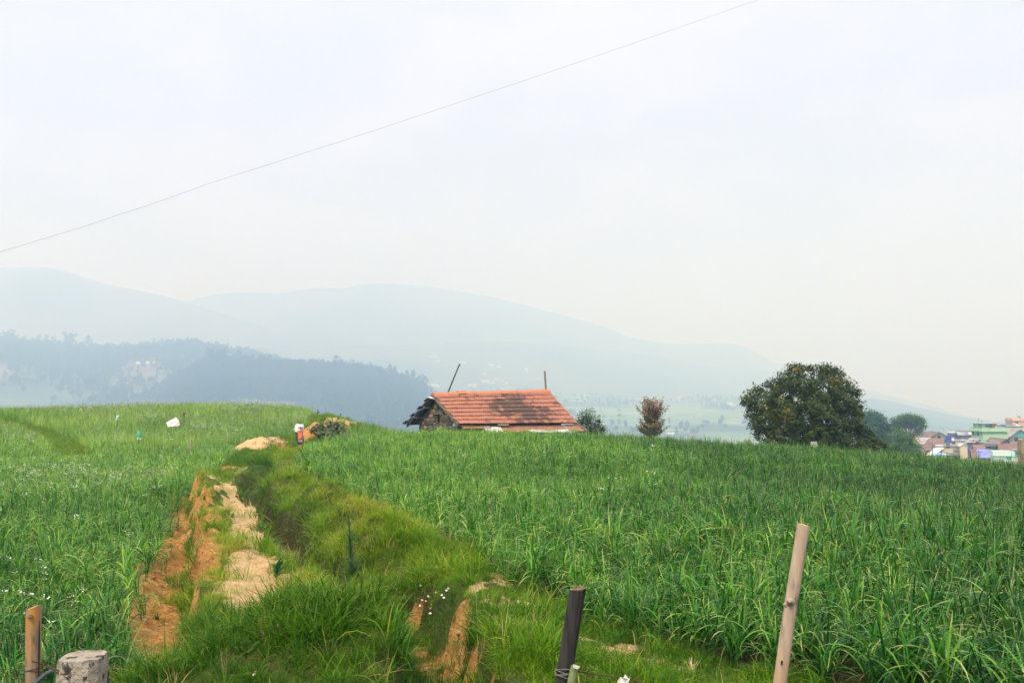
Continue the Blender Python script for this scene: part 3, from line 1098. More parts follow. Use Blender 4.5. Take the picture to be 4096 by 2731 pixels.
lay_c = Layer('far_mountain', 'faint high mountain ridge rising at the far left', 2600, -60, 3500,
              [(-260, 262), (-120, 275), (0, 267), (40, 266.5), (62, 271), (100, 283), (150, 292), (190, 303), (260, 325), (340, 360), (420, 410)], 4200, -60, col_mount, 1.1, .016, seed=3)
lay_b = Layer('middle_mountain', 'long pale blue mountain ridge spanning the middle of the view', 2600, -60, 4200,
              [(-200, 352), (60, 336), (130, 316), (187, 303), (223, 294.7), (251, 293.5), (274, 295), (315, 288.5), (340, 290), (372, 285), (404, 287), (447, 291.5), (500, 301),
               (553, 315), (592, 325), (624, 336), (663, 344), (700, 343.5), (729, 341.5), (747, 346), (764, 358), (787, 365), (830, 380), (900, 398), (960, 414), (1040, 430), (1200, 450)], 4900, -60, col_mount, 1.1, .014, seed=8, grow=.10)
lay_e2 = Layer('lower_mountain', 'lower shoulder of the pale mountain ridge above the valley farms', 1900, -60, 2900,
               [(-100, 372), (150, 352), (300, 346), (430, 344), (500, 341), (565, 344), (620, 351), (700, 361), (768, 367), (810, 385), (870, 408), (960, 430), (1100, 450)], 3500, -60, col_mount, 1.1, .014, seed=12, grow=.45)
lay_r = Layer('right_ridge', 'pale ridge sloping down to the right behind the town', 1500, -60, 2600,
              [(740, 412), (800, 401), (860, 397.5), (888, 399.5), (915, 407), (950, 414), (985, 420), (1040, 426), (1200, 432)], 3200, -60, col_forest, 1.1, .008, seed=15)
lay_v = Layer('valley_fields', 'hazy valley side of terraced green fields beyond the hut', 720, -52, 2450,
              [(300, 398), (430, 392), (480, 388), (520, 386), (560, 392), (640, 396), (720, 396), (800, 402), (880, 416), (1000, 432), (1100, 440)], 2800, -70, col_valley, 1.0, .004, nvv=120, seed=21)
lay_l = Layer('left_wooded_hill', 'wooded hillside with terraced fields at the left', 1150, -24, 1950,
              [(-420, 352), (-280, 342), (-160, 338), (0, 341), (20, 345), (60, 349), (100, 351), (130, 352), (165, 347), (190, 346), (215, 350), (250, 357), (290, 366), (340, 392), (370, 412)], 2400, -70, col_left, 1.0, .008, nvv=130, seed=27)
lay_f = Layer('wooded_hill', 'dark blue wooded hill in the haze left of the hut', 900, -36, 1450,
              [(110, 420), (140, 404), (165, 388), (190, 372), (215, 362), (240, 363), (270, 366), (320, 368), (370, 373), (400, 381), (425, 391), (440, 402), (458, 420), (470, 440)], 1750, -70, col_forest, 1.1, .008, seed=33)

vs = [(-5200, -1500, -75), (5200, -1500, -75), (5200, 5400, -75), (-5200, 5400, -75)]
m_floor = pm('valley_floor', (.05, .08, .03), (.10, .12, .05), .01, .95, 0, world=True)
tag(link('valley_floor', newmesh('valley_floor', vs, [[0, 1, 2, 3]], [m_floor])), 'valley floor stretching below the hilltop to the mountains', 'land', kind='structure')

# slope of the town
ty = np.linspace(75, 330, 70); tp = np.linspace(846, 1300, 60)
TY, TPX = np.meshgrid(ty, tp, indexing='ij')
TX = (TPX - W / 2) / F * TY


def town_z(x, y):
    x = np.asarray(x, float); y = np.asarray(y, float)
    px = x / y * F + W / 2
    return np.interp(y, [75, 130, 165, 185, 200, 215, 240, 270, 300, 330], [-14, -16, -15, -13.5, -12, -10.5, -8.5, -7.2, -8.5, -20]) + 2 + np.interp(px, [846, 880, 930], [-7, -3, 0])


TZ = town_z(TX, TY) + (fbm(TX / 9, TY / 9, 3) - .5) * 1.5
ii = np.arange(4200).reshape(70, 60)
q = np.stack([ii[:-1, :-1], ii[:-1, 1:], ii[1:, 1:], ii[1:, :-1]], -1).reshape(-1, 4)
m_slope = pm('town_earth', (.04, .085, .025), (.12, .13, .06), .3, .95, .3, world=True)
tag(link('town_hillside', newmesh('town_hillside', np.stack([TX, TY, TZ], -1).reshape(-1, 3), q, [m_slope], smooth=True)), 'earth slope on which the town stands at the right', 'hillside', kind='structure')


# ---- foliage builders
def leaves(C, size, flat=.5, seed=0, asp=2.2, up=.35, out=None):
    """one bent leaf (two quads -> 1 quad each half) at every centre"""
    r = np.random.default_rng(seed)
    n = len(C)
    nrm = r.normal(0, 1, (n, 3)); nrm[:, 2] = np.abs(nrm[:, 2]) + up
    if out is not None: nrm += out * .8
    nrm /= np.linalg.norm(nrm, axis=1)[:, None]
    d = r.normal(0, 1, (n, 3)); d[:, 2] -= .35
    d -= nrm * (d * nrm).sum(1)[:, None]
    d /= np.linalg.norm(d, axis=1)[:, None]
    s = np.cross(nrm, d)
    L = size * (.6 + .8 * r.random(n))[:, None]
    wd = L / asp
    a = C - d * L * .5
    m1 = C + s * wd * .5 + nrm * L * .06
    m2 = C - s * wd * .5 + nrm * L * .06
    e = C + d * L * .5 - nrm * L * .10
    V = np.stack([a, m1, e, m2], 1).reshape(-1, 3)
    Fq = np.arange(4 * n).reshape(n, 4)
    return V, Fq


def lobes_points(lobes, per_vol, seed=0, clump=.32, nper=34, shell=.62):
    """leaf centres gathered in small sprays near the surface of overlapping lobes (x,y,z,r)"""
    r = np.random.default_rng(seed)
    C, T, O = [], [], []
    for (x, y, z, rad) in lobes:
        k = max(6, int(per_vol * rad ** 2))
        dv = r.normal(0, 1, (k, 3)); dv /= np.linalg.norm(dv, axis=1)[:, None]
        rr = rad * (shell + (1 - shell) * r.random(k) ** .7) * (.86 + .28 * r.random(k))
        cc = np.array([x, y, z]) + dv * rr[:, None] * np.array([1, 1, .92])
        for c, dd in zip(cc, dv):
            m = int(nper * r.uniform(.5, 1.3))
            sp = r.normal(0, 1, (m, 3)) * clump * np.array([1, 1, .7])
            C.append(c + sp); T.append(np.full(m, r.random())); O.append(np.repeat(dd[None], m, 0))
    return np.concatenate(C), np.concatenate(T), np.concatenate(O)


def crown(name, lobes, m, parent, per_vol, size, seed, clump=.32, nper=34, asp=2.2, shell=.62, tintf=None):
    C, T, O = lobes_points(lobes, per_vol, seed, clump, nper, shell)
    V, Fq = leaves(C, size, seed=seed, asp=asp, out=O)
    r = np.random.default_rng(seed + 1)
    tn = T if tintf is None else tintf(C, T)
    me = newmesh(name, V, Fq, [m], {'tint': ('FLOAT', np.repeat(tn, 4)), 'lv': ('FLOAT', np.repeat(r.random(len(C)), 4)), 't': ('FLOAT', np.tile([0, .5, 1, .5], len(C)))}, smooth=False)
    return link(name, me, parent)


m_bark = pm('bark', (.06, .048, .038), (.13, .11, .09), 6, .9, .6, .02, (1, 1, .25))
m_palebark = pm('pale_bark', (.22, .21, .19), (.36, .34, .31), 6, .9, .5, .02, (1, 1, .25))


def trunk(parent, base, tops, r0, m, mid=.45, seed=1, twig=.12):
    r = random.Random(seed)
    b = MB()
    base = Vector(base)
    fork = None
    for i, tp in enumerate(tops):
        tp = Vector(tp)
        ctr = base.lerp(tp, mid); ctr.x = base.x + (tp.x - base.x) * mid * .55; ctr.y = base.y + (tp.y - base.y) * mid * .55
        pts = []
        for k in range(7):
            s = k / 6
            p = base * (1 - s) ** 2 + ctr * 2 * s * (1 - s) + tp * s * s
            p += Vector((r.uniform(-1, 1), r.uniform(-1, 1), 0)) * twig * s * .4
            pts.append(p)
        rr = [r0 * (1 - .86 * (k / 6) ** .8) * (1 if i == 0 else .8) for k in range(7)]
        b.tube(pts, rr, 7)
    return b.build('trunk', m, parent, smooth=True)


def pl(px, py, rpx, D, dy=0.0):
    """a lobe seen at a picture point with a picture radius, at distance D + dy"""
    q = P(px, py, D + dy)
    return (q[0], q[1], q[2], rpx * (D + dy) / F)


# ---- haze
hz = MB().box((-5300, -1600, -77), (5300, 5500, 590))
m_haze = bpy.data.materials.new('haze'); m_haze.use_nodes = True
t = m_haze.node_tree
t.nodes.remove(t.nodes['Principled BSDF'])
pv = t.nodes.new('ShaderNodeVolumePrincipled')
pv.inputs['Color'].default_value = HAZE_COLOR
pv.inputs['Density'].default_value = HAZE_DENSITY
pv.inputs['Anisotropy'].default_value = 0.5
pv.inputs['Absorption Color'].default_value = (1, 1, 1, 1)
t.links.new(pv.outputs[0], t.nodes['Material Output'].inputs['Volume'])
tag(hz.build('haze', m_haze), 'pale blue haze hanging over the whole valley', 'haze', kind='stuff')

# ------------------------------------------------------------------ far woods, trees and farmhouses
m_wood = leaf_mat('wood_leaf', [(0.0, (.010, .030, .020)), (.5, (.020, .048, .026)), (1.0, (.038, .068, .034))], rough=.8, trans=.1, spec=.1, instancer=False)


def far_tree_mesh(name, kind, seed):
    """one far tree: a short trunk and a ragged crown of leaf sprays (unit height)"""
    r = np.random.default_rng(seed)
    if kind == 'round':
        lobes = [(r.normal(0, .13), r.normal(0, .13), .45 + .38 * r.random(), .16 + .1 * r.random()) for _ in range(7)]
    elif kind == 'tall':
        lobes = [(r.normal(0, .055 + .05 * (1 - h)), r.normal(0, .055 + .05 * (1 - h)), .34 + .58 * h, .075 + .065 * (1 - abs(h - .5) * 1.3)) for h in np.linspace(0, 1, 10)]
    else:
        lobes = [(r.normal(0, .16 * (1 - h) + .02), r.normal(0, .16 * (1 - h) + .02), .30 + .62 * h, .06 + .12 * (1 - h)) for h in np.linspace(0, 1, 9)]
    return lobes


def forest_mesh(name, kind, seed):
    lobes = far_tree_mesh(name, kind, seed)
    C, T, O = lobes_points(lobes, 300, seed, .03, 7, .5)
    V, Fq = leaves(C, .085, seed=seed, asp=1.4, out=O)
    r = np.random.default_rng(seed)
    n0 = len(V)
    tv = np.array([(-.018, 0, -.1), (.018, 0, -.1), (.010, 0, .6), (-.010, 0, .6), (0, -.018, -.1), (0, .018, -.1), (0, .010, .6), (0, -.010, .6)])
    V = np.concatenate([V, tv]); Fq = np.concatenate([Fq, np.array([[0, 1, 2, 3], [4, 5, 6, 7]]) + n0])
    tn = np.concatenate([np.repeat(T, 4), np.zeros(8)])
    return newmesh(name, V, Fq, [m_wood], {'tint': ('FLOAT', tn), 'lv': ('FLOAT', np.concatenate([np.repeat(r.random(len(C)), 4), np.zeros(8)]))})


wood_col = proto_collection('wood_tree', [forest_mesh('wood_tree', k, 70 + i) for i, k in enumerate(('round', 'tall', 'round', 'cone', 'round', 'tall'))])


def wood(layer, n, x0, x1, s0, s1, hmin, hmax, label, keep=None):
    px = rng.uniform(x0, x1, n); s = np.sqrt(rng.uniform(s0 ** 2, s1 ** 2, n))
    x, y, z = layer.at(px, s)
    if keep is not None:
        k = keep(px, s, x, y, z) > rng.random(n)
        x, y, z = x[k], y[k], z[k]
    m = len(x)
    h = (hmin + (hmax - hmin) * rng.random(m))
    sc = np.stack([h, h, h * rng.uniform(.85, 1.2, m)], -1)
    rot = np.stack([np.zeros(m), np.zeros(m), rng.random(m) * 6.28], -1)
    scatter('woodland', wood_col, x, y, z - .4, rot, sc, 6, rng.random(m), label, 'forest')


def keep_left(px, s, x, y, z):
    c = col_left(px, s, x, y, z)
    return np.where(c[..., 0] < .05, .95, .07)


wood(lay_f, 5200, 112, 466, .02, 1.03, 9, 15, 'dense dark wood covering the hazy hill left of the hut', lambda px, s, x, y, z: np.where((np.hypot((px - 284) / 3, (s - .78) / .16) < 1), .1, 1.0))
wood(lay_l, 7600, -400, 320, .05, 1.02, 11, 19, 'hazy wood on the hillside at the left edge above the crop', keep_left)


def keep_val(px, s, x, y, z):
    return np.where(col_valley(px, s, x, y, z)[..., 0] < .08, .55, .02)


wood(lay_v, 3600, 420, 980, .02, .9, 7, 12, 'scattered far woodlots between the terraced valley fields', keep_val)
wood(lay_b, 2500, 180, 620, .985, 1.01, 8, 14, 'faint line of trees along the crest of the pale mountain ridge')

# single trees that stand out against the haze
m_ftrunk = pm('far_trunk', (.06, .05, .04), (.10, .085, .07), 2, .9, 0)


def far_tree(kind, seed, label, x, y, z, h, group):
    t = thing('eucalyptus_tree' if kind != 'round' else 'hill_tree', label, 'tree', (x, y, z - .3), random.uniform(0, 6), group)
    lob = [(a * h, b_ * h, c_ * h, d_ * h) for a, b_, c_, d_ in far_tree_mesh('', kind, seed)]
    crown('crown', lob, m_wood, t, 300 / h ** 2, .075 * h, seed, .028 * h, 7, 1.4, .45)
    b = MB().tube([(0, 0, -.5), (.01 * h, 0, .4 * h), (0, .01 * h, .88 * h)], [.02 * h, .014 * h, .005 * h], 6)
    for q in range(5):
        a = q * 1.3 + seed; zz = (.35 + .1 * q) * h
        b.tube([(0, 0, zz), (.10 * h * math.cos(a), .10 * h * math.sin(a), zz + .13 * h)], [.007 * h, .003 * h], 5)
    b.build('trunk', m_ftrunk, t)
    return t


ORD = ('first second third fourth fifth sixth seventh eighth ninth tenth eleventh twelfth thirteenth fourteenth fifteenth sixteenth seventeenth eighteenth '
       'nineteenth twentieth twenty-first twenty-second twenty-third twenty-fourth twenty-fifth').split()
gl = 'eucalyptus trees on the left hill skyline'
for i, (px, top, kind, lab) in enumerate((
        (64.2, 331.0, 'tall', 'left one of the close pair of tall eucalyptus trees on the left skyline'),
        (71.0, 331.6, 'tall', 'right one of the close pair of tall eucalyptus trees on the left skyline'),
        (87.0, 334.3, 'tall', 'lone domed eucalyptus standing apart on the left skyline beside the close pair'),
        (6.0, 327.0, 'round', 'broad dark tree highest on the left hill at the edge of the photo'),
        (13.0, 329.5, 'round', 'rounded dark tree second from the left edge on the hill skyline'),
        (23.5, 335.5, 'tall', 'thin eucalyptus beginning the row left of the pair on the skyline'),
        (37.5, 333.0, 'tall', 'tallest eucalyptus within the row left of the pair on the skyline'),
        (45.7, 334.3, 'tall', 'eucalyptus in the middle of the row left of the pair on the skyline'),
        (51.5, 335.5, 'tall', 'slim eucalyptus at the end of the row nearest the pair'),
        (121.7, 341.0, 'tall', 'slender faint tree left of two on the saddle of the left hill'),
        (125.5, 341.5, 'tall', 'slender faint tree right of two on the saddle of the left hill'),
        (137.5, 347.2, 'round', 'small round tree above the white houses on the left hill'),
        (147.4, 344.8, 'tall', 'thin tree standing right above the white houses on the left hill'))):
    x, y, z = [float(v) for v in lay_l.at(np.array(px), np.array(.985))]
    h = EYE[2] + (HOR - top) / F * y - z
    far_tree(kind, 200 + i, lab, x, y, z, h, gl)
gl = 'trees along the skyline of the dark wooded hill'
lab_rest = 'one of the ragged dark trees breaking the skyline of the wooded hill left of the hut'
for i, (px, top, kind, lab) in enumerate((
        (212, 346.5, 'round', lab_rest), (217.6, 345.3, 'round', 'broad treetop highest at the left end of the dark wooded hill'), (224, 347.5, 'round', lab_rest),
        (238, 349.8, 'tall', lab_rest), (243, 352.5, 'round', lab_rest), (252, 353, 'tall', lab_rest), (261, 354.2, 'tall', lab_rest),
        (268.5, 353.8, 'tall', 'thin flat topped tree on a bare trunk on the dark wooded hill skyline'), (277, 357, 'round', lab_rest), (289, 359, 'round', lab_rest),
        (302, 357.2, 'round', lab_rest), (309, 359, 'round', lab_rest), (319, 358, 'round', lab_rest), (335.5, 354, 'tall', 'pointed tree rising above its neighbours near the top middle of the dark wooded hill'),
        (341, 358, 'tall', lab_rest), (348.6, 359.4, 'round', lab_rest), (358, 361, 'round', lab_rest), (370, 361.3, 'cone', lab_rest), (381, 364.5, 'round', lab_rest), (390, 363, 'tall', lab_rest),
        (394.5, 365, 'cone', lab_rest), (407, 369.4, 'tall', lab_rest), (413.5, 369.2, 'tall', lab_rest), (420, 373.5, 'round', lab_rest), (426, 375.5, 'tall', 'small pointed tree at the right foot of the dark wooded hill by the hut roof'))):
    x, y, z = [float(v) for v in lay_f.at(np.array(px), np.array(.985))]
    h = max(6.0, EYE[2] + (HOR - top) / F * y - z)
    if lab is lab_rest: lab = 'ragged tree, %s from the left along the dark wooded hill skyline' % ORD[i]
    far_tree(kind, 300 + i, lab, x, y, z, h, gl)

m_fwall = pm('farm_wall', (.48, .47, .43), (.62, .61, .58), .5, .8, 0)
m_fwallp = pm('farm_wall_pink', (.60, .45, .38), (.74, .60, .52), .5, .8, 0)
m_froof = pm('farm_roof', (.40, .22, .16), (.55, .34, .27), .5, .8, 0)
m_froofw = pm('farm_tin_roof', (.52, .52, .53), (.66, .66, .66), .5, .6, 0)
m_dark = pm('dark_opening', (.012, .012, .013), (.02, .02, .02), 2, .8, 0)


def far_house(px, py, wpx, hpx, label, group, layers, tin=True, pink=False):
    for L in layers:
        q, s = L.hit(px, py)
        if .03 < s < .985: break
    D = q[1]
    w = wpx / F * D; h = hpx / F * D * .62; dp = w * .7; rh = h * .55
    o = thing('farmhouse', label, 'house', tuple(q), random.uniform(-.35, .35), group)
    MB().hexa([(-w / 2, 0, -3), (w / 2, 0, -3), (w / 2, dp, -3), (-w / 2, dp, -3), (-w / 2, 0, h), (w / 2, 0, h), (w / 2, dp, h), (-w / 2, dp, h)]).add(
        [(-w / 2, 0, h), (-w / 2, dp, h), (-w / 2, dp / 2, h + rh)], [[0, 1, 2]]).add([(w / 2, 0, h), (w / 2, dp, h), (w / 2, dp / 2, h + rh)], [[0, 1, 2]]).build('wall', m_fwallp if pink else m_fwall, o)
    e = w * .06
    MB().slab((-w / 2 - e, -e, h - .1), (w / 2 + e, -e, h - .1), (w / 2 + e, dp / 2, h + rh + .1), (-w / 2 - e, dp / 2, h + rh + .1), .15).slab(
        (-w / 2 - e, dp / 2, h + rh + .1), (w / 2 + e, dp / 2, h + rh + .1), (w / 2 + e, dp + e, h - .1), (-w / 2 - e, dp + e, h - .1), .15).build('roof', m_froofw if tin else m_froof, o)
    MB().box((-w * .08, -.06, 0), (w * .08, .05, h * .75)).build('door', m_dark, o)
    return o


cl = 'white houses clustered on the left hill'
for i, (px, py, w_, h_) in enumerate(((137.3, 364.6, 3.6, 3.4), (142.5, 361.0, 2.0, 2.2), (146.9, 364.4, 3.0, 3.6), (154.2, 364.0, 3.6, 3.0), (154.7, 360.0, 3.4, 2.2), (158.9, 360.6, 2.2, 3.6))):
    far_house(px, py, w_, h_, 'small white house, %s from the left in the cluster on the left wooded hill' % ORD[i], cl, [lay_l])
far_house(89.8, 371.4, 4.6, 2.4, 'lone long white shed beside the brown fields on the left hill', None, [lay_l])
far_house(128.2, 383.8, 2.2, 1.6, 'lone tiny white hut low on the terraced fields of the left hill', None, [lay_l])
far_house(433.9, 386.0, 6.2, 2.4, 'white roofed farmhouse just left of the leaning pole over the hut', None, [lay_v, lay_e2])
far_house(438.5, 387.2, 2.4, 2.2, 'small white shed next to the white roofed farmhouse left of the leaning pole', None, [lay_v, lay_e2])
cl = 'farmhouses scattered on the slope above the hut roof'
for i, (px, py, w_, h_, tin, pk) in enumerate(sorted(((433.4, 357, 8, 1.6, True, True), (436.8, 361.6, 4.4, 1.4, True, True), (463.1, 363.2, 5, 1.8, True, True), (491.3, 366, 4.4, 2.4, True, True), (499, 367.2, 4.0, 2, True, True),
                                (526.3, 370.5, 3, 2.4, True, False), (484.2, 374.2, 2.4, 1.8, True, False), (486.1, 382.4, 7.5, 2.6, True, True), (496.6, 379.6, 3.6, 1.8, True, False), (502.3, 381.3, 3.6, 2.2, False, True),
                                (492.8, 383.6, 3.4, 2, True, False), (472, 386.4, 8.5, 3.0, False, True), (502, 389, 2.6, 1.4, True, False), (538.7, 378.8, 3.0, 2, False, False), (506.5, 383.6, 2.4, 1.6, True, False)))):
    far_house(px, py, w_, h_, 'tiny hazy farmhouse, %s from the left of those above the hut roof' % ORD[i], cl, [lay_v, lay_e2, lay_b], tin, pk)
cl = 'farmhouses at the far edge of the terraced fields'
for i, (px, py, w_, h_, tin, pk) in enumerate(((577.9, 394.6, 2.6, 1.6, True, False), (586.6, 396.0, 4.6, 2.2, True, True), (665.2, 399, 4, 2, True, False), (677.5, 399.2, 3.4, 2.2, False, True), (683.2, 398.6, 6.5, 3, False, True),
                                (688.4, 400.6, 2.6, 2.0, True, False), (712.8, 400.4, 5, 1.8, True, False))):
    far_house(px, py, w_, h_, 'faint farmhouse, %s from the left along the upper edge of the terraced fields' % ORD[i], cl, [lay_v, lay_e2], tin, pk)
far_house(730.5, 405.4, 6.5, 3, 'pale flat farmhouse in the valley just left of the big dark tree', None, [lay_v], True, False)
far_house(724.6, 406.2, 2.4, 2.4, 'small shed beside the pale farmhouse left of the big dark tree', None, [lay_v], True, False)
far_house(670.6, 434.6, 6, 2.2, 'white roofed shed low behind the crop right of the small bare tree', None, [lay_v], True, False)
far_house(680.8, 430, 4, 2.2, 'pinkish farmhouse low in the valley right of the small bare tree', None, [lay_v], False, True)
far_house(699.4, 415.2, 3, 1.4, 'lone white shed on the terraces between the small tree and big tree', None, [lay_v], True, False)


# ------------------------------------------------------------------ the stone hut
RL = Vector(P(432.5, 393.6, 46.0)); RR = Vector(P(548.5, 390.2, 49.4))
FL = Vector(P(458.0, 423.3, 44.15)); FR = Vector(P(577.8, 422.4, 47.2))
BL = Vector(P(404.0, 424.0, 47.9)); BR = BL + (RR - RL)
hut = thing('stone_hut', 'old stone hut under a red clay tile roof behind the crop crest', 'hut', tuple(RL - Vector((0, 0, 2.9))))
HO = hut.location.copy()
hut['label'] = 'old stone hut under a red clay tile roof behind the crop crest'


def hv(p):
    return Vector(p) - HO


m_tile, t, b, o = nodes('roof_tile')
oi = nadd(t, 'ShaderNodeObjectInfo')
wp = objvec(t, world=True)
base_c = ramp(t, oi.outputs['Random'], 0, 1, (.215, .080, .050), (.34, .140, .095))
n1 = noise(t, 9, 5, .7, wp)
base_c = mixc(t, ramp(t, n1, .3, .75), base_c, (.44, .215, .150))
n2 = noise(t, 1.1, 5, .65, wp, .8)
n3 = noise(t, 5, 5, .75, wp)
sm = nadd(t, 'ShaderNodeMath', operation='MULTIPLY_ADD')
t.links.new(n3, sm.inputs[0]); sm.inputs[1].default_value = .55; t.links.new(n2, sm.inputs[2])
# lichen has settled round the middle of the slope
dv = nadd(t, 'ShaderNodeVectorMath', operation='DISTANCE')
t.links.new(wp, dv.inputs[0])
sc_ = RL.lerp(RR, .64).lerp(FL.lerp(FR, .64), .55)
dv.inputs[1].default_value = sc_
dm = nadd(t, 'ShaderNodeMapRange'); dm.inputs[1].default_value = .2; dm.inputs[2].default_value = 3.6; dm.inputs[3].default_value = .17; dm.inputs[4].default_value = -.12
t.links.new(dv.outputs['Value'], dm.inputs[0])
s2 = nadd(t, 'ShaderNodeMath', operation='ADD'); t.links.new(sm.outputs[0], s2.inputs[0]); t.links.new(dm.outputs[0], s2.inputs[1])
s3 = nadd(t, 'ShaderNodeMath', operation='MULTIPLY_ADD'); t.links.new(oi.outputs['Random'], s3.inputs[0]); s3.inputs[1].default_value = .22; t.links.new(s2.outputs[0], s3.inputs[2])
s2 = s3
c = mixc(t, ramp(t, s2.outputs[0], .90, 1.34), base_c, (.098, .064, .052))
t.links.new(c, b.inputs['Base Color']); b.inputs['Roughness'].default_value = .8
b.inputs['Specular IOR Level'].default_value = .2
m_ridge = pm('ridge_tile', (.38, .140, .075), (.45, .19, .115), 3, .8, .2, .01, world=True)
m_stoned = pm('dark_stone', (.045, .042, .038), (.105, .10, .09), 5, .95, .8, .03)
m_stoneg = pm('grey_stone', (.10, .095, .085), (.19, .18, .16), 5, .95, .8, .03)
m_stoneo = pm('ochre_stone', (.26, .17, .07), (.40, .28, .13), 5, .95, .8, .03)
m_mortar = pm('mud_mortar', (.055, .045, .030), (.13, .095, .05), 4, .95, .6, .03)
m_oldwood = pm('old_wood', (.09, .07, .055), (.20, .165, .13), 5, .9, .4, .02, (1, 1, .2))
m_rust = pm('rusty_tin', (.22, .105, .065), (.33, .17, .11), 3, .7, .2, .01, world=True, dirt=(.55, .50, .46), dscale=.9, dlim=(.6, .72))
m_whtin = pm('white_tin', (.46, .46, .45), (.62, .62, .61), 3, .55, .1, .01, world=True, dirt=(.42, .34, .28), dscale=1.5, dlim=(.62, .75))


def tile_mesh(name, mat_, seed):
    """interlocking clay tile, unit size: x across, y down the slope, two rolls, thick lower lip"""
    r = random.Random(seed)
    xs = [0, .07, .18, .30, .43, .5, .57, .68, .80, .93, 1.0]
    zs = [.020, .046, .004, .002, .020, .052, .020, .002, .004, .020, .048]
    vs, fs = [], []
    for y, lift in ((-.12, -.03), (.98, .020)):
        for x, z in zip(xs, zs):
            vs.append((x * .985, y + r.uniform(-.012, .012) * (y > 0), z + lift))
    n = len(xs)
    for x, z in zip(xs, zs): vs.append((x * .985, .98, z + .020 - .022))
    for i in range(n - 1):
        fs.append([i, i + 1, n + i + 1, n + i])
        fs.append([n + i, n + i + 1, 2 * n + i + 1, 2 * n + i])
    me = bpy.data.meshes.new(name)
    # z in metres, x and y scaled per tile
    me.from_pydata(vs, [], [f[::-1] for f in fs]); me.materials.append(mat_); me.update()
    return me


tm = [tile_mesh('roof_tile', m_tile, i) for i in range(4)]
m_tiled = pm('shaded_tile', (.018, .016, .014), (.050, .040, .034), 5, .9, .3, .01, world=True, dirt=(.12, .06, .04), dscale=2, dlim=(.66, .8))  # shade of the far slope put into a near-black tile colour
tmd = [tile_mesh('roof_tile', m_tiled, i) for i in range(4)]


def quadpt(a, b_, c_, d_, u, v):
    return a.lerp(b_, u).lerp(c_.lerp(d_, u), v)


def set_basis(o, org, X_, Y_, Z_):
    o.matrix_basis = Matrix(((X_.x, Y_.x, Z_.x, org.x), (X_.y, Y_.y, Z_.y, org.y), (X_.z, Y_.z, Z_.z, org.z), (0, 0, 0, 1)))


def place_tile(a, b_, c_, d_, u0, u1, v0, v1, flip=False, jit=.006, set_=None):
    p00 = quadpt(a, b_, c_, d_, u0, v0); p10 = quadpt(a, b_, c_, d_, u1, v0); p01 = quadpt(a, b_, c_, d_, u0, v1)
    X_ = p10 - p00; Y_ = p01 - p00
    Z_ = X_.cross(Y_).normalized()
    if Z_.z < 0: Z_ = -Z_
    o = link('roof_tile', random.choice(set_ or tm), hut)
    j = Vector((random.uniform(-jit, jit), random.uniform(-jit, jit), random.uniform(-jit, jit)))
    set_basis(o, hv(p00) + j + Z_ * .015, X_, Y_ * (1 + random.uniform(-.02, .03)), Z_)
    return o


ROWS, COLS = 8, 28
for r_ in range(ROWS):
    sag = [0, .006, -.012, -.004, -.014, -.002, -.012, 0][r_]
    sh = (.012 if r_ % 2 else -.004) + (.0 if r_ != 0 else -.012)
    for c_ in range(COLS):
        u0 = (c_ / COLS) * (1 - .01) + sh * .6 * (1 - c_ / COLS) ; u1 = u0 + 1 / COLS
        v0 = (r_ + .15) / ROWS; v1 = (r_ + 1.10) / ROWS
        place_tile(RL, RR, FL, FR, u0, u1, v0, v1)
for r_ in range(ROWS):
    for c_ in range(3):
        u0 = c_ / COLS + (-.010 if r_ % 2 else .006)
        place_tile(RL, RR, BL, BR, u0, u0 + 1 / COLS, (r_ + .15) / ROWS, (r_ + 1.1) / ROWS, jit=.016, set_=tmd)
# the rest of the far slope: its tiles joined
vs, fs = [], []
for r_ in range(ROWS):
    for c_ in range(3, COLS):
        p = [hv(quadpt(RL, RR, BL, BR, u, v)) for u, v in ((c_ / COLS, (r_ + .1) / ROWS), ((c_ + 1) / COLS, (r_ + .1) / ROWS), ((c_ + 1) / COLS, (r_ + 1.1) / ROWS), (c_ / COLS, (r_ + 1.1) / ROWS))]
        up = Vector((0, 0, .04)); k = len(vs)
        vs += [p[0], p[1], p[2] + up, p[3] + up, p[0].lerp(p[1], .5) + up * .8, p[3].lerp(p[2], .5) + up * 1.8]
        fs += [[k, k + 4, k + 5, k + 3], [k + 4, k + 1, k + 2, k + 5]]
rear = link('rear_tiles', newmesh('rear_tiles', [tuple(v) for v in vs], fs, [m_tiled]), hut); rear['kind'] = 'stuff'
# dark layer added under the tiles to block light
dn = Vector((0, 0, -.05))
bd = MB()
for (a, b_, c_, d_) in ((RL, RR, FL, FR), (RL, RR, BL, BR)):
    q4 = [quadpt(a, b_, c_, d_, u, v) for u, v in ((.012, 0), (.99, 0), (.99, .97), (.012, .97))]
    bd.slab(*[hv(x + dn) for x in q4], .03)
bd.build('roof_light_block', pm('dark_boards', (.018, .015, .012), (.05, .04, .032), 5, .9, .3, .01), hut)

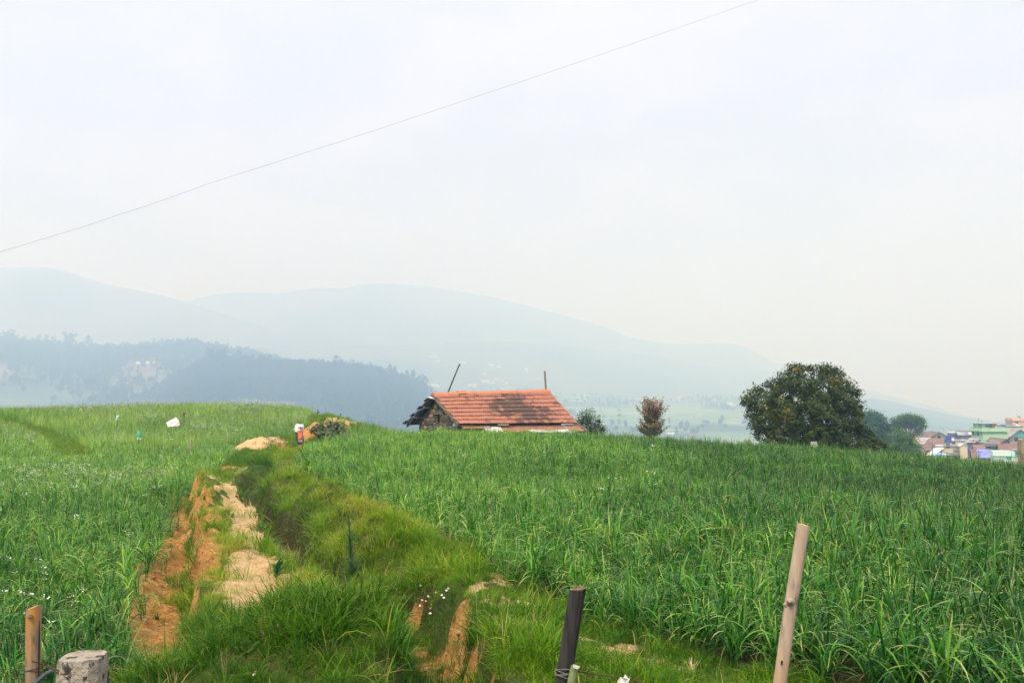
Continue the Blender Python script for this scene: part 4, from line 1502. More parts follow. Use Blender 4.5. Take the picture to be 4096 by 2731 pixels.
# ridge caps
NR = 15
for i in range(NR):
    a = RL.lerp(RR, i / NR); b_ = RL.lerp(RR, (i + 1.06) / NR)
    X_ = (b_ - a)
    cr_ = MB()
    fdn = (FL - RL).normalized() * .20; bdn = (BL - RL).normalized() * .20
    lift = .055 + (.05 if i == 3 else 0)
    for (e, k) in ((0, 1.0), (1, 1.10)):
        p = Vector((0, 0, 0)) + X_ * e
        for w_ in (bdn * k + Vector((0, 0, lift)), bdn * .45 * k + Vector((0, 0, lift + .03)), Vector((0, 0, lift + .02)), fdn * .45 * k + Vector((0, 0, lift + .03)), fdn * k + Vector((0, 0, lift))):
            cr_.v.append(tuple(p + w_))
        for w_ in (bdn * k, bdn * .45 * k, Vector((0, 0, lift - .03)), fdn * .45 * k, fdn * k):
            cr_.v.append(tuple(p + w_ + Vector((0, 0, lift - .015)) * (1 if w_.length > .1 else 0)))
    for k in range(4):
        cr_.f.append([k, k + 1, 10 + k + 1, 10 + k]); cr_.f.append([5 + k + 1, 5 + k, 15 + k, 15 + k + 1])
        cr_.f.append([k + 1, k, 5 + k, 5 + k + 1]); cr_.f.append([10 + k, 10 + k + 1, 15 + k + 1, 15 + k])
    cr_.f.append([4, 9, 19, 14]); cr_.f.append([0, 10, 15, 5])
    oo = cr_.build('ridge_tile', m_ridge, hut)
    oo.location = hv(a)
    if i == 3: oo.rotation_euler = (.05, .02, .03)

# gable wall with its stones
Uv = (RR - RL); Uv.z = 0; Uv.normalize()
Wv = Vector((Uv.y, -Uv.x, 0))            # towards the front eave
GO = RL + Uv * .32
wF = (FL - RL).dot(Wv) - .30; wB = (BL - RL).dot(Wv) + .42
hF = FL.z - RL.z; hB = BL.z - RL.z
spanF = (FL - RL).dot(Wv); spanB = (BL - RL).dot(Wv)


def gtop(w_):
    return (hF * w_ / spanF if w_ > 0 else hB * w_ / spanB) - .09


def gwz(px, py):
    d = Vector(ray(px, py)); e = Vector(EYE)
    tt = (GO - e).dot(Uv) / d.dot(Uv)
    p = e + d * tt - GO
    return p.dot(Wv), p.z


def gp(w_, z_, out=0.0):
    return hv(GO + Wv * w_ + Vector((0, 0, z_)) - Uv * out)


wx0, wz1 = gwz(435.3, 413.9); wx1, wz0 = gwz(439.6, 422.8)
base_z = -2.9
wall = MB()
cuts = sorted([wB, wx0, wx1, 0.0, wF])
for a, c_ in zip(cuts[:-1], cuts[1:]):
    mid_ = (a + c_) / 2
    parts_ = [(base_z, base_z, wz0, wz0), (wz1, wz1, gtop(c_), gtop(a))] if wx0 - 1e-6 <= mid_ <= wx1 + 1e-6 else [(base_z, base_z, gtop(c_), gtop(a))]
    for (z0, z1, z2, z3) in parts_:
        q4 = [(a, z0), (c_, z1), (c_, z2), (a, z3)]
        wall.hexa([gp(w_, z_, -.30) for w_, z_ in q4] + [gp(w_, z_, 0) for w_, z_ in q4])
gw = wall.build('gable_wall', m_mortar, hut)
ow = MB()
ux = (RR - RL).length
for w_ in (wF, wB):
    top_ = gtop(w_) - .02
    ow.hexa([gp(w_, base_z, -.31), gp(w_ - .3 * np.sign(w_), base_z, -.31), gp(w_ - .3 * np.sign(w_), base_z, -ux + .9), gp(w_, base_z, -ux + .9),
             gp(w_, top_, -.31), gp(w_ - .3 * np.sign(w_), top_, -.31), gp(w_ - .3 * np.sign(w_), top_, -ux + .9), gp(w_, top_, -ux + .9)])
ow.hexa([gp(wB, base_z, -ux + .62), gp(wF, base_z, -ux + .62), gp(wF, base_z, -ux + .89), gp(wB, base_z, -ux + .89),
         gp(0, -.15, -ux + .62), gp(0.02, -.15, -ux + .62), gp(0.02, -.15, -ux + .89), gp(0, -.15, -ux + .89)])
ow.build('side_wall', m_mortar, hut)


def stone_mesh(seed, mat_):
    r = random.Random(seed)
    n = 7
    vs = []
    for lvl, k, d in ((0, 1.0, 0), (1, .96, .55), (2, .72, 1.0)):
        for i in range(n):
            a = 2 * math.pi * (i + .5) / n
            ex = 1 / max(abs(math.cos(a)), abs(math.sin(a))) * .82
            rr_ = k * ex * r.uniform(.88, 1.04) if lvl == 0 else k * math.hypot(*vs[i][:2]) * (2 if False else 2)
            rr_ = rr_ * .5
            vs.append((rr_ * math.cos(a), rr_ * math.sin(a), d + r.uniform(-.08, .08) * (lvl > 0)))
    fs = []
    for l in (0, 1):
        for i in range(n):
            j = (i + 1) % n
            fs.append([l * n + i, l * n + j, (l + 1) * n + j, (l + 1) * n + i])
    fs.append([2 * n + i for i in range(n)])
    me = bpy.data.meshes.new('stone'); me.from_pydata(vs, [], fs); me.materials.append(mat_); me.update()
    return me


sm_ = {k: [stone_mesh(s + 10 * i, mm) for s in range(4)] for i, (k, mm) in enumerate((('d', m_stoned), ('g', m_stoneg), ('o', m_stoneo)))}
zrow = -2.0
rs = random.Random(4)
while zrow < -.25:
    hrow = rs.uniform(.15, .24)
    w_ = wB + .02
    while w_ < wF - .05:
        ww = rs.uniform(.15, .36)
        cw, cz = w_ + ww / 2, zrow + hrow / 2
        ok = cz + hrow * .42 < gtop(cw - ww / 2) - .02 and cz + hrow * .42 < gtop(cw + ww / 2) - .02 and cw + ww / 2 < wF + .01 and cw - ww / 2 > wB - .01
        if wx0 - .02 < cw + ww / 2 - .03 and cw - ww / 2 + .03 < wx1 + .02 and wz0 - .02 < cz + hrow / 2 - .02 and cz - hrow / 2 < wz1 + .16: ok = False
        if ok:
            och = rs.random() < (.30 if cw < -.3 else .14)
            k = 'o' if och else ('g' if rs.random() < .25 else 'd')
            so = link('stone', rs.choice(sm_[k]), gw)
            set_basis(so, gp(cw, cz, -.01), Wv * ww * 1.16, Vector((0, 0, 1)) * hrow * 1.16, -Uv * rs.uniform(.035, .075))
        w_ += ww
    zrow += hrow
# window of the gable: timber lintel, frame and one leaning bar
lt = MB().hexa([gp(wx0 - .30, wz1 + .0, .05), gp(wx1 + .42, wz1 + .0, .05), gp(wx1 + .42, wz1 + .0, -.1), gp(wx0 - .30, wz1 + .0, -.1),
                gp(wx0 - .30, wz1 + .15, .05), gp(wx1 + .42, wz1 + .15, .05), gp(wx1 + .42, wz1 + .15, -.1), gp(wx0 - .30, wz1 + .15, -.1)])
lt.build('lintel', m_oldwood, hut)
wfm = MB()
for a, c_ in ((wx0, wx0 + .05), (wx1 - .05, wx1)):
    wfm.hexa([gp(a, wz0, -.06), gp(c_, wz0, -.06), gp(c_, wz0, -.12), gp(a, wz0, -.12), gp(a, wz1 - .005, -.06), gp(c_, wz1 - .005, -.06), gp(c_, wz1 - .005, -.12), gp(a, wz1 - .005, -.12)])
wfm.build('window_frame', m_oldwood, hut)
m_poledk = pm('shaded_wood', (.018, .015, .012), (.05, .04, .032), 5, .9, .3, .01)  # rear verge board: its shade put into a darker wood colour
# rafters and verge boards
for nm, e0, e1 in (('verge_board', RL + Vector((0, 0, -.09)), FL + Vector((0, 0, -.05))), ('verge_board', RL + Vector((0, 0, -.12)), BL + Vector((0, 0, -.09)))):
    d = (e1 - e0); nrm_ = d.cross(Uv).normalized() * .05
    if e1.x < RL.x: e0 = e0 + Uv * .16; e1 = e1 + Uv * .16; nrm_ = nrm_ * .7
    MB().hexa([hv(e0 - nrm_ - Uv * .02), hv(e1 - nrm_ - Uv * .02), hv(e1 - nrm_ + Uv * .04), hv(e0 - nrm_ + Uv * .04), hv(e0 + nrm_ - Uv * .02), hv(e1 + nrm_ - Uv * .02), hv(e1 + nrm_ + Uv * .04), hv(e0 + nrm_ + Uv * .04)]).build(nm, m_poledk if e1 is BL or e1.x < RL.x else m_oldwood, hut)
for f_ in (.33, .66):
    for tgt in (FL, BL):
        p = RL.lerp(tgt, f_) + Vector((0, 0, -.16))
        MB().tube([hv(p + Uv * .03), hv(p + Uv * .6)], .05, 7).build('purlin', m_oldwood, hut)
pe = FL.lerp(RL, .09) + Vector((0, 0, -.17))
MB().tube([hv(pe - Uv * .02 - Wv * .12), hv(pe + Uv * .9 - Wv * .12)], .085, 9).build('purlin', m_palebark, hut)
# light metal flashing at the top of the near verge
a = RL + Uv * -.10 + Vector((0, 0, -.06))
MB().slab(hv(a + (BL - RL) * .04 - Uv * .12), hv(a + (FL - RL) * .11 - Uv * .05), hv(a + (FL - RL) * .11 + Uv * .30), hv(a + (BL - RL) * .04 + Uv * .2), .012).build('ridge_flashing', m_whtin, hut)
# tin sheets below the tiled eave
ev = FR - FL


def tin(s0, s1, out0, dz0, out1, dz1, mat_, name='tin_sheet', waves=None):
    L = ev.length * (s1 - s0)
    nn_ = int((waves or L / .12)) * 4 + 1
    vs, fs = [], []
    for i in range(nn_):
        f = i / (nn_ - 1)
        e = FL.lerp(FR, s0 + (s1 - s0) * f)
        wv = .012 * math.cos(i * math.pi / 2)
        for out_, dz_ in ((out0, dz0), (out1, dz1)):
            vs.append(tuple(hv(e + Wv * out_ + Vector((0, 0, dz_ + wv)))))
        for out_, dz_ in ((out0, dz0), (out1, dz1)):
            vs.append(tuple(hv(e + Wv * out_ + Vector((0, 0, dz_ + wv - .006)))))
    for i in range(nn_ - 1):
        k = 4 * i
        fs += [[k, k + 1, k + 5, k + 4], [k + 2, k + 6, k + 7, k + 3], [k + 1, k + 3, k + 7, k + 5]]
    me = bpy.data.meshes.new(name); me.from_pydata(vs, [], fs); me.materials.append(mat_); me.update()
    return link(name, me, hut)


tin(.03, .26, -.10, -.08, .10, -.20, m_rust)
tin(.20, .335, -.02, -.14, .40, -.42, m_whtin)
tin(.31, .40, -.05, -.035, .10, -.06, m_whtin, waves=5)
tin(.335, .57, -.12, -.09, .34, -.38, m_rust)
tin(.57, .76, -.12, -.085, .34, -.37, m_rust)
tin(.55, .90, .22, -.295, .42, -.40, m_whtin, waves=1)
tin(.762, .88, -.12, -.09, .35, -.38, m_rust)
tin(.885, 1.012, -.15, -.07, .42, -.36, m_rust)
MB().slab(hv(FR + Wv * .0 + Uv * .0 + Vector((0, 0, -.04))), hv(FR + Wv * .50 + Uv * .10 + Vector((0, 0, -.33))), hv(FR + Wv * .50 + Uv * .22 + Vector((0, 0, -.33))), hv(FR + Uv * .10 + Vector((0, 0, -.04))), .02).build('verge_board', m_oldwood, hut)
# loose wire along the far verge
wr = [RL.lerp(BL, f_) + Vector((0, 0, -.20 - .10 * math.sin(f_ * 9))) - Uv * .03 for f_ in np.linspace(.3, .8, 12)]
MB().tube([hv(p) for p in wr], .005, 5).build('loose_wire', m_whtin, hut)


def stick(name, label, cat, px0, py0, D0, px1, py1, D1, r0, r1, mat_, ext=0.0, knots=3, group=None, seed=0, jit=.02):
    """a rough round pole from one picture point to another, carried on downwards by ext metres"""
    a, b_ = Vector(P(px0, py0, D0)), Vector(P(px1, py1, D1))
    a = a + (a - b_).normalized() * ext
    r = random.Random(seed)
    o = thing(name, label, cat, tuple(a), 0, group)
    n = 9
    pts = [(b_ - a) * (i / (n - 1)) + Vector((r.uniform(-1, 1), r.uniform(-1, 1), 0)) * jit * (0 < i < n - 1) for i in range(n)]
    MB().tube(pts, [(r0 + (r1 - r0) * i / (n - 1)) * r.uniform(.93, 1.07) for i in range(n)], 9).build('shaft', mat_, o, smooth=False)
    return o, pts


m_pole = pm('weathered_pole', (.10, .09, .08), (.21, .19, .165), 7, .9, .4, .01, (1, 1, .15))
m_poledark = pm('dark_pole', (.022, .024, .028), (.07, .068, .065), 7, .9, .4, .01, (1, 1, .15), dirt=(.30, .28, .25), dscale=2.5, dlim=(.62, .72))
o, _ = stick('wooden_pole', 'thin dark pole leaning right behind the hut roof', 'pole', 447.3, 392.0, 47.6, 459.8, 363.3, 47.6, .045, .032, m_poledark, 3.0, seed=3, jit=.03)
o, _ = stick('wooden_pole', 'short upright weathered post behind the right end of the hut ridge', 'post', 546.0, 391.0, 50.3, 544.7, 370.6, 50.3, .062, .05, m_pole, 3.2, seed=5, jit=.01)
MB().tube([Vector((.05, 0, 3.15)), Vector((-.25, 0, 2.9))], .02, 5).build('brace', m_pole, o)

# ------------------------------------------------------------------ trees and bushes near the crest
m_big = leaf_mat('evergreen_leaf', [(0.0, (.012, .032, .002)), (.45, (.046, .082, .005)), (.75, (.12, .145, .010)), (.88, (.18, .13, .012)), (1.0, (.28, .165, .018))],
                 rough=.5, trans=.18, spec=.3, instancer=False)
bt = thing('evergreen_tree', 'large dark rounded tree with russet new leaves standing behind the crest', 'tree', tuple(P(824, 475, 46)))
BO = np.array(bt.location)
lob = []
for px, py, r_, dy in ((750, 399, 8, 0), (758, 392, 8, .4), (764, 404, 11, -.6), (754, 412, 9, 0), (768, 419, 12, -1), (775, 387, 9, .2), (784, 380, 9, -.3), (780, 398, 13, -1.2), (795, 372, 9, 0), (803, 369, 7, .3), (800, 384, 13, -1.4),
                       (818, 371, 8, 0), (828, 371, 8, .4), (836, 375, 8, 0), (822, 387, 14, -1.4), (842, 384, 8, .2), (849, 391, 9, -.4), (842, 401, 13, -1.2), (853, 404, 9, .2), (857, 412, 7, 0), (848, 416, 11, -1), (814, 404, 15, -1.9),
                       (792, 414, 14, -1.8), (826, 418, 14, -2), (778, 432, 12, -1), (762, 433, 9, 0), (757, 424, 7, .4), (800, 431, 14, -1.8), (818, 436, 13, -2.2), (839, 432, 13, -1.8), (855, 428, 9, -.5), (864, 435, 8, -.8), (870, 441, 7, -1),
                       (879, 445, 7, -1.2), (875, 451, 8, -1.4), (860, 447, 11, -1.6), (843, 449, 11, -2), (826, 452, 10, -2.3), (806, 450, 10, -1.4), (786, 447, 10, -.8), (770, 447, 8, .2), (805, 398, 17, 1.6), (828, 404, 16, 1.8), (785, 412, 16, 1.6), (806, 432, 18, 1.6), (840, 436, 14, 1.2)):
    q = pl(px, py, r_, 46, dy)
    lob.append((q[0] - BO[0], q[1] - BO[1], q[2] - BO[2], q[3]))


def big_tint(C, T):
    n = fbm(C[:, 0] * .9 + 20, C[:, 2] * .9 + C[:, 1] * .5, 3)
    return np.clip(.06 + .52 * T + .42 * sstep(.55, .78, n) + .22 * sstep(2.0, -3.5, C[:, 0] * 0) * 0, 0, 1)


crown('crown', lob, m_big, bt, 150, .135, 5, .105, 30, 2.5, .58, big_tint)
trunk(bt, (0, 0, -1.5), [Vector(l[:3]) for l in lob[:40:3]], .22, m_bark, .45, 2, .2)

m_olive = leaf_mat('bush_leaf', [(0.0, (.012, .040, .012)), (.5, (.030, .075, .020)), (1.0, (.075, .12, .030))], rough=.5, trans=.2, spec=.3, instancer=False)


def tree(name, label, D, base, lobes, m, per_vol, leaf, clump, nper, tr, r0, cat='tree', group=None, seed=1, mb=None, shell=.6, asp=2.2, every=1):
    o = thing(name, label, cat, tuple(P(base[0], base[1], D)), 0, group)
    B0 = np.array(o.location)
    ls = []
    for px, py, r_, dy in lobes:
        q = pl(px, py, r_, D, dy); ls.append((q[0] - B0[0], q[1] - B0[1], q[2] - B0[2], q[3]))
    crown('crown', ls, m, o, per_vol, leaf, seed, clump, nper, asp, shell)
    trunk(o, (0, 0, -.6), [Vector(l[:3]) for l in ls[::every]], r0, mb or m_bark, .5, seed, .15)
    return o


tree('green_tree', 'small green tree peeping out behind the right end of the hut', 62, (588, 445), [(580, 420, 6, 0), (588, 416, 8, 0), (592, 422, 9, -.3), (584, 427, 9, 0), (596, 431, 7, 0), (602, 427, 4.5, 0), (604, 433, 4, 0), (590, 434, 8, 0)],
     m_olive, 150, .12, .10, 16, None, .09, seed=11)
m_blue = leaf_mat('dark_tree_leaf', [(0.0, (.008, .036, .018)), (.5, (.026, .085, .032)), (1.0, (.075, .165, .045))], rough=.6, trans=.2, spec=.2, instancer=False)
m_fresh = leaf_mat('fresh_tree_leaf', [(0.0, (.012, .055, .014)), (.5, (.050, .14, .020)), (1.0, (.16, .30, .03))], rough=.6, trans=.2, spec=.2, instancer=False)
tree('broad_tree', 'broad dark green tree just right of the big tree', 165, (873, 458), [(862, 420, 9, 0), (870, 416, 7, 0), (876, 420, 9, -1), (882, 425, 9, 0), (887, 433, 8, 0), (868, 430, 12, -2), (880, 438, 11, -2), (892, 442, 5, 0), (868, 444, 11, 0), (886, 448, 9, 0)],
     m_blue, 34, .24, .34, 40, None, .3, seed=21)
tree('umbrella_tree', 'flat topped tree with open limbs standing above the town roofs', 185, (909, 440), [(896, 421, 5, 0), (903, 418, 4.5, 0), (909, 417, 5, 0), (914, 418, 5, 0), (920, 421, 4.5, 0), (922, 426, 4, 0), (897, 427, 5, 0), (903, 423, 6, 1.5), (912, 423, 6, 1.5), (918, 431, 4, 0), (900, 431, 4, 0)],
     m_fresh, 40, .24, .30, 34, None, .32, seed=31, shell=.5)
tree('leafy_tree', 'bright green tree in front of the town roofs beside the crest', 120, (902, 472), [(899, 434, 5.5, 0), (893, 447, 7, 0), (901, 444, 7, -1), (909, 441, 8, 0), (914, 449, 7, 0), (918, 456, 6, 0), (905, 455, 11, -1), (893, 456, 8, 0), (913, 461, 8, 0), (886, 459, 7, 0), (899, 464, 9, 0)],
     m_fresh, 64, .18, .24, 34, None, .22, seed=41)
tree('dark_bush', 'small dark bush between the broad tree and the bright green tree', 130, (878, 468), [(880, 447, 5, 0), (884, 451, 6, 0), (877, 454, 6, 0), (884, 459, 6, 0)], m_blue, 60, .18, .22, 30, None, .12, 'bush', seed=51)

# pollarded small tree with reddish thin shoots
m_pol = leaf_mat('russet_leaf', [(0.0, (.10, .115, .055)), (.4, (.20, .18, .085)), (.7, (.27, .205, .135)), (1.0, (.34, .225, .175))], rough=.6, trans=.2, spec=.2, instancer=False)
po = thing('pollarded_tree', 'small pollarded tree of thin reddish brown shoots alone on the crest', 'tree', tuple(P(651.5, 440, 46)))
r = np.random.default_rng(8)
rr = random.Random(8)
tb = MB().tube([(0, 0, -1.0), (.02, 0, .2), (0, .02, .75)], [.15, .13, .12], 9)
tw = MB(); LC, LT = [], []
for i in range(130):
    az = rr.uniform(0, 6.28); sp_ = abs(rr.gauss(0, .38)); L_ = rr.uniform(.65, 1.15)
    if i < 42: sp_ = rr.uniform(.5, 1.2); L_ = rr.uniform(.45, .85)
    z0 = rr.uniform(.05, .40) if i < 42 else rr.uniform(.45, .92)
    d = Vector((math.cos(az) * math.sin(sp_), math.sin(az) * math.sin(sp_), math.cos(sp_)))
    p0 = Vector((math.cos(az) * .08, math.sin(az) * .08, z0))
    pts = [p0 + d * L_ * f_ + Vector((rr.gauss(0, .02), rr.gauss(0, .02), .10 * L_ * f_ * f_)) for f_ in (0, .35, .7, 1)]
    tw.tube(pts, [.012, .009, .006, .003], 4)
    for f_ in np.linspace(.2, 1, 22):
        k = min(2, int(f_ * 3)); q = pts[k].lerp(pts[k + 1], f_ * 3 - k)
        for _ in range(2):
            LC.append(np.array(q) + r.normal(0, .04, 3)); LT.append(np.clip(.15 + .62 * (q.z / 1.7) + r.normal(0, .15), 0, 1))
tb.build('trunk', m_bark, po, smooth=True)
tw.build('shoots', pm('shoot_bark', (.12, .075, .055), (.20, .13, .10), 8, .9, 0), po)
LC = np.array(LC); V, Fq = leaves(LC, .115, seed=3, asp=2.8)
link('crown', newmesh('crown', V, Fq, [m_pol], {'tint': ('FLOAT', np.repeat(LT, 4)), 'lv': ('FLOAT', np.repeat(r.random(len(LC)), 4)), 't': ('FLOAT', np.zeros(len(V)))}), po)

# ------------------------------------------------------------------ the town
K8 = 4.742


def z8(zx, zy, D):
    return Vector(P((3600 + zx / K8) / 4, (1620 + zy / K8) / 4, D))


def wallmat(name, c, stain=None):
    return pm(name, tuple(v * .9 for v in c), c, .8, .85, .15, .02, world=True, dirt=stain or tuple(v * .62 for v in c), dscale=.35, dlim=(.56, .74))


m_green = wallmat('green_paint', (.36, .56, .36))
m_peach = wallmat('peach_paint', (.64, .42, .31))
m_cream = wallmat('cream_paint', (.62, .56, .38))
m_aqua = wallmat('aqua_paint', (.56, .70, .64))
m_gray = wallmat('grey_render', (.26, .27, .25))
m_lgray = wallmat('pale_render', (.50, .50, .48))
m_dgray = wallmat('dark_render', (.17, .17, .18))
m_teal = wallmat('teal_paint', (.05, .36, .30))
m_pinkish = wallmat('brick_pink', (.33, .25, .20))
m_redroof = pm('town_red_roof', (.125, .072, .058), (.20, .122, .10), 1.2, .85, .2, .02, world=True, dirt=(.20, .13, .11), dscale=.5)
m_asb = pm('cement_sheet_roof', (.24, .24, .23), (.36, .355, .34), 1.0, .9, .2, .02, world=True, dirt=(.16, .15, .14), dscale=.6)
m_blue = pm('blue_tarp', (.13, .16, .46), (.20, .24, .56), 1.4, .6, .3, .03, world=True)
m_bluep = pm('blue_paint', (.03, .06, .24), (.05, .10, .34), 1.4, .6, .1, .02, world=True)
m_win = pm('window_dark', (.03, .035, .035), (.06, .07, .07), 1, .4, 0)
m_white = pm('white_paint', (.72, .72, .70), (.82, .82, .80), 1, .6, 0)
m_bluew = pm('blue_window', (.05, .08, .22), (.08, .12, .30), 1, .4, 0)
m_orange = pm('orange_cloth', (.75, .17, .06), (.82, .26, .10), 2, .8, .2)
m_gbright = pm('bright_green_paint', (.08, .42, .10), (.13, .50, .15), 1, .7, 0)


class B:
    """a building: corner nearest the viewer at local (0,0); x runs along the right face, y along the left face"""
    def __init__(self, label, D, zl, zc, zr, zt, zb, mat_, cat='building', yaw=None, depth=None, name='town_house', group=None):
        self.D = D
        wr = (zr - zc) / K8 / 4 / F * D; wl = (zc - zl) / K8 / 4 / F * D
        yaw = (22 if wl > 0 else 5) if yaw is None else yaw
        c = z8(zc, zt, D)
        beta = math.atan2(c.x, c.y)
        ya = R(yaw); self.yaw = ya - beta
        self.w = wr * math.cos(beta) / math.cos(ya)
        self.d = depth or (wl * math.cos(beta) / math.sin(ya) if wl / K8 > 4 else 6.0)
        bz = min(z8(zc, zb, D).z, float(town_z(c.x, c.y)) - .2)
        self.h = c.z - bz
        self.o = thing(name, label, cat, (c.x, c.y, bz), self.yaw, group)
        self.zc, self.wr, self.bz, self.m = zc, wr, bz, mat_
        self.sx = self.w / (zr - zc); self.sy = self.d / max(zc - zl, 1e-6)

    def X(self, zx): return (zx - self.zc) * self.sx          # picture column to a place along the right face
    def Yl(self, zx): return (self.zc - zx) * self.sy
    def Z(self, zy): return z8(self.zc, zy, self.D).z - self.bz

    def wall(self, ztop=None, mat_=None):
        h = self.h if ztop is None else ztop
        MB().box((0, 0, 0), (self.w, self.d, h)).build('wall', mat_ or self.m, self.o); return self

    def flat(self, t=.18, e=.25, mat_=None, z=None, name='roof_slab'):
        z = self.h if z is None else z
        MB().box((-e, -e, z), (self.w + e, self.d + e, z + t)).build(name, mat_ or self.m, self.o); return self

    def parapet(self, z0, z1, e=.10, mat_=None, t=.15):
        b = MB(); w, d = self.w, self.d
        b.box((-e, -e, z0), (w + e, -e + t, z1)); b.box((-e, -e + t, z0), (-e + t, d + e, z1))
        b.box((w + e - t, -e + t, z0), (w + e, d + e, z1)); b.box((-e + t, d + e - t, z0), (w + e - t, d + e, z1))
        b.build('parapet', mat_ or self.m, self.o)
        MB().box((-e + t, -e + t, z0 + .02), (w + e - t, d + e - t, z0 + .12)).build('roof_slab', m_gray, self.o); return self

    def ledge(self, z, e=.28, t=.14, mat_=None):
        MB().box((-e, -e, z - t / 2), (self.w + e, self.d + .05, z + t / 2)).build('ledge', mat_ or self.m, self.o); return self

    def window(self, x, z, w, h, face='r', mat_=None, frame=m_lgray, hood=None):
        f = MB(); p = MB()
        if face == 'r':
            f.box((x - w / 2 - .07, -.05, z - .07), (x + w / 2 + .07, .02, z + h + .07)); p.box((x - w / 2, -.075, z), (x + w / 2, -.03, z + h))
        else:
            f.box((-.05, x - w / 2 - .07, z - .07), (.02, x + w / 2 + .07, z + h + .07)); p.box((-.075, x - w / 2, z), (-.03, x + w / 2, z + h))
        fo = f.build('window', frame, self.o); p.build('pane', mat_ or m_win, fo)
        if hood:
            if face == 'r': MB().box((x - w / 2 - .2, -.55, z + h + .12), (x + w / 2 + .2, -.051, z + h + .22)).build('window_hood', hood, self.o)
            else: MB().box((-.55, x - w / 2 - .2, z + h + .12), (-.051, x + w / 2 + .2, z + h + .22)).build('window_hood', hood, self.o)
        return self

    def door(self, x, w, h, mat_, z=0.0):
        MB().box((x - w / 2, -.05, z), (x + w / 2, .02, z + h)).build('door', mat_, self.o); return self

    def gable(self, rise, along='y', e=.35, mat_=None, xr=.5, t=.12, endm=None, h=None):
        """pitched roof; along y: the gable end faces the viewer"""
        h = self.h if h is None else h
        w, d = self.w, self.d
        mat_ = mat_ or m_redroof
        r = MB(); g = MB()
        if along == 'y':
            xm = w * xr
            s = rise / xm; s2 = rise / (w - xm)
            for a, b_ in ((0, 1),):
                r.slab((-e, -e, h - e * s + .1), (xm, -e, h + rise + .1), (xm, d + e, h + rise + .1), (-e, d + e, h - e * s + .1), t)
            r2 = MB().slab((xm, -e, h + rise + .1), (w + e, -e, h - e * s2 + .1), (w + e, d + e, h - e * s2 + .1), (xm, d + e, h + rise + .1), t)
            g.add([(0, 0, h), (w, 0, h), (xm, 0, h + rise), (0, .2, h), (w, .2, h), (xm, .2, h + rise)], [[0, 1, 2], [5, 4, 3], [0, 2, 5, 3], [2, 1, 4, 5], [1, 0, 3, 4]])
        else:
            ym = d * xr
            s = rise / ym; s2 = rise / (d - ym)
            r.slab((-e, -e, h - e * s + .1), (w + e, -e, h - e * s + .1), (w + e, ym, h + rise + .1), (-e, ym, h + rise + .1), t)
            r2 = MB().slab((-e, ym, h + rise + .1), (w + e, ym, h + rise + .1), (w + e, d + e, h - e * s2 + .1), (-e, d + e, h - e * s2 + .1), t)
            for x0 in (0, w - .2):
                g.add([(x0, 0, h), (x0, d, h), (x0, ym, h + rise), (x0 + .2, 0, h), (x0 + .2, d, h), (x0 + .2, ym, h + rise)], [[2, 1, 0], [3, 4, 5], [0, 3, 5, 2], [2, 5, 4, 1], [1, 4, 3, 0]])
        r.build('roof', mat_, self.o); r2.build('roof', mat_, self.o)
        g.build('gable_end', endm or self.m, self.o)
        return self

    def shed(self, z_back, mat_, e=.3, front=None, t=.1, name='roof'):
        h = self.h if front is None else front
        MB().slab((-e, -e, h + .05), (self.w + e, -e, h + .05), (self.w + e, self.d + e, z_back), (-e, self.d + e, z_back), t).build(name, mat_, self.o); return self


m_pipe = pm('grey_pipe', (.10, .10, .11), (.16, .16, .17), 1, .6, 0)


def antenna(zx, z0, z1, D, label, r=.03, dish=False):
    a, b_ = z8(zx, z0, D), z8(zx, z1, D)
    o = thing('roof_antenna', label, 'antenna', tuple(a))
    MB().tube([(0, 0, 0), (0, 0, b_.z - a.z)], r, 5).build('mast', m_pipe, o)
    MB().tube([(-.4, 0, (b_.z - a.z) * .9), (.4, 0, (b_.z - a.z) * .9)], r * .7, 4).build('crossbar', m_pipe, o)
    return o


def dish(zx, zy, D, rad, label, m=m_white):
    rad *= .62
    c = z8(zx, zy, D)
    o = thing('satellite_dish', label, 'satellite dish', tuple(c - Vector((0, 0, rad * 1.3))))
    vs = [(0, .12 * rad, 0)]; fs = []
    n = 14
    for k, (q, dp) in enumerate(((.5, .03), (1.0, -.22))):
        for i in range(n):
            a = 2 * math.pi * i / n
            vs.append((rad * q * math.cos(a), dp * rad, rad * q * math.sin(a)))
    for i in range(n):
        j = (i + 1) % n
        fs += [[0, 1 + j, 1 + i], [1 + i, 1 + j, 1 + n + j, 1 + n + i]]
    me = bpy.data.meshes.new('reflector'); me.from_pydata(vs, [], fs); me.materials.append(m); me.update()
    ro = link('reflector', me, o, loc=(0, 0, rad * 1.3), rot=(R(-25), 0, R(15)))
    MB().tube([(0, .12 * rad, 0), (0, .15 * rad, rad * 1.3)], .05, 6).build('mount', m_pipe, o)
    MB().tube([(0, 0, rad * .5), (0, -rad * .8, rad * 1.2)], .025, 5).build('feed_arm', m_pipe, o)
    return o


def tank(zx, zy0, zy1, D, rad, m, label):
    a = z8(zx, zy1, D); h = z8(zx, zy0, D).z - a.z
    o = thing('water_tank', label, 'water tank', tuple(a))
    MB().tube([(0, 0, 0), (0, 0, h * .75), (0, 0, h * .92), (0, 0, h)], [rad, rad, rad * .75, rad * .3], 14).build('body', m, o)
    MB().tube([(0, 0, h), (0, 0, h + .08)], rad * .28, 10).build('lid', m, o)
    return o


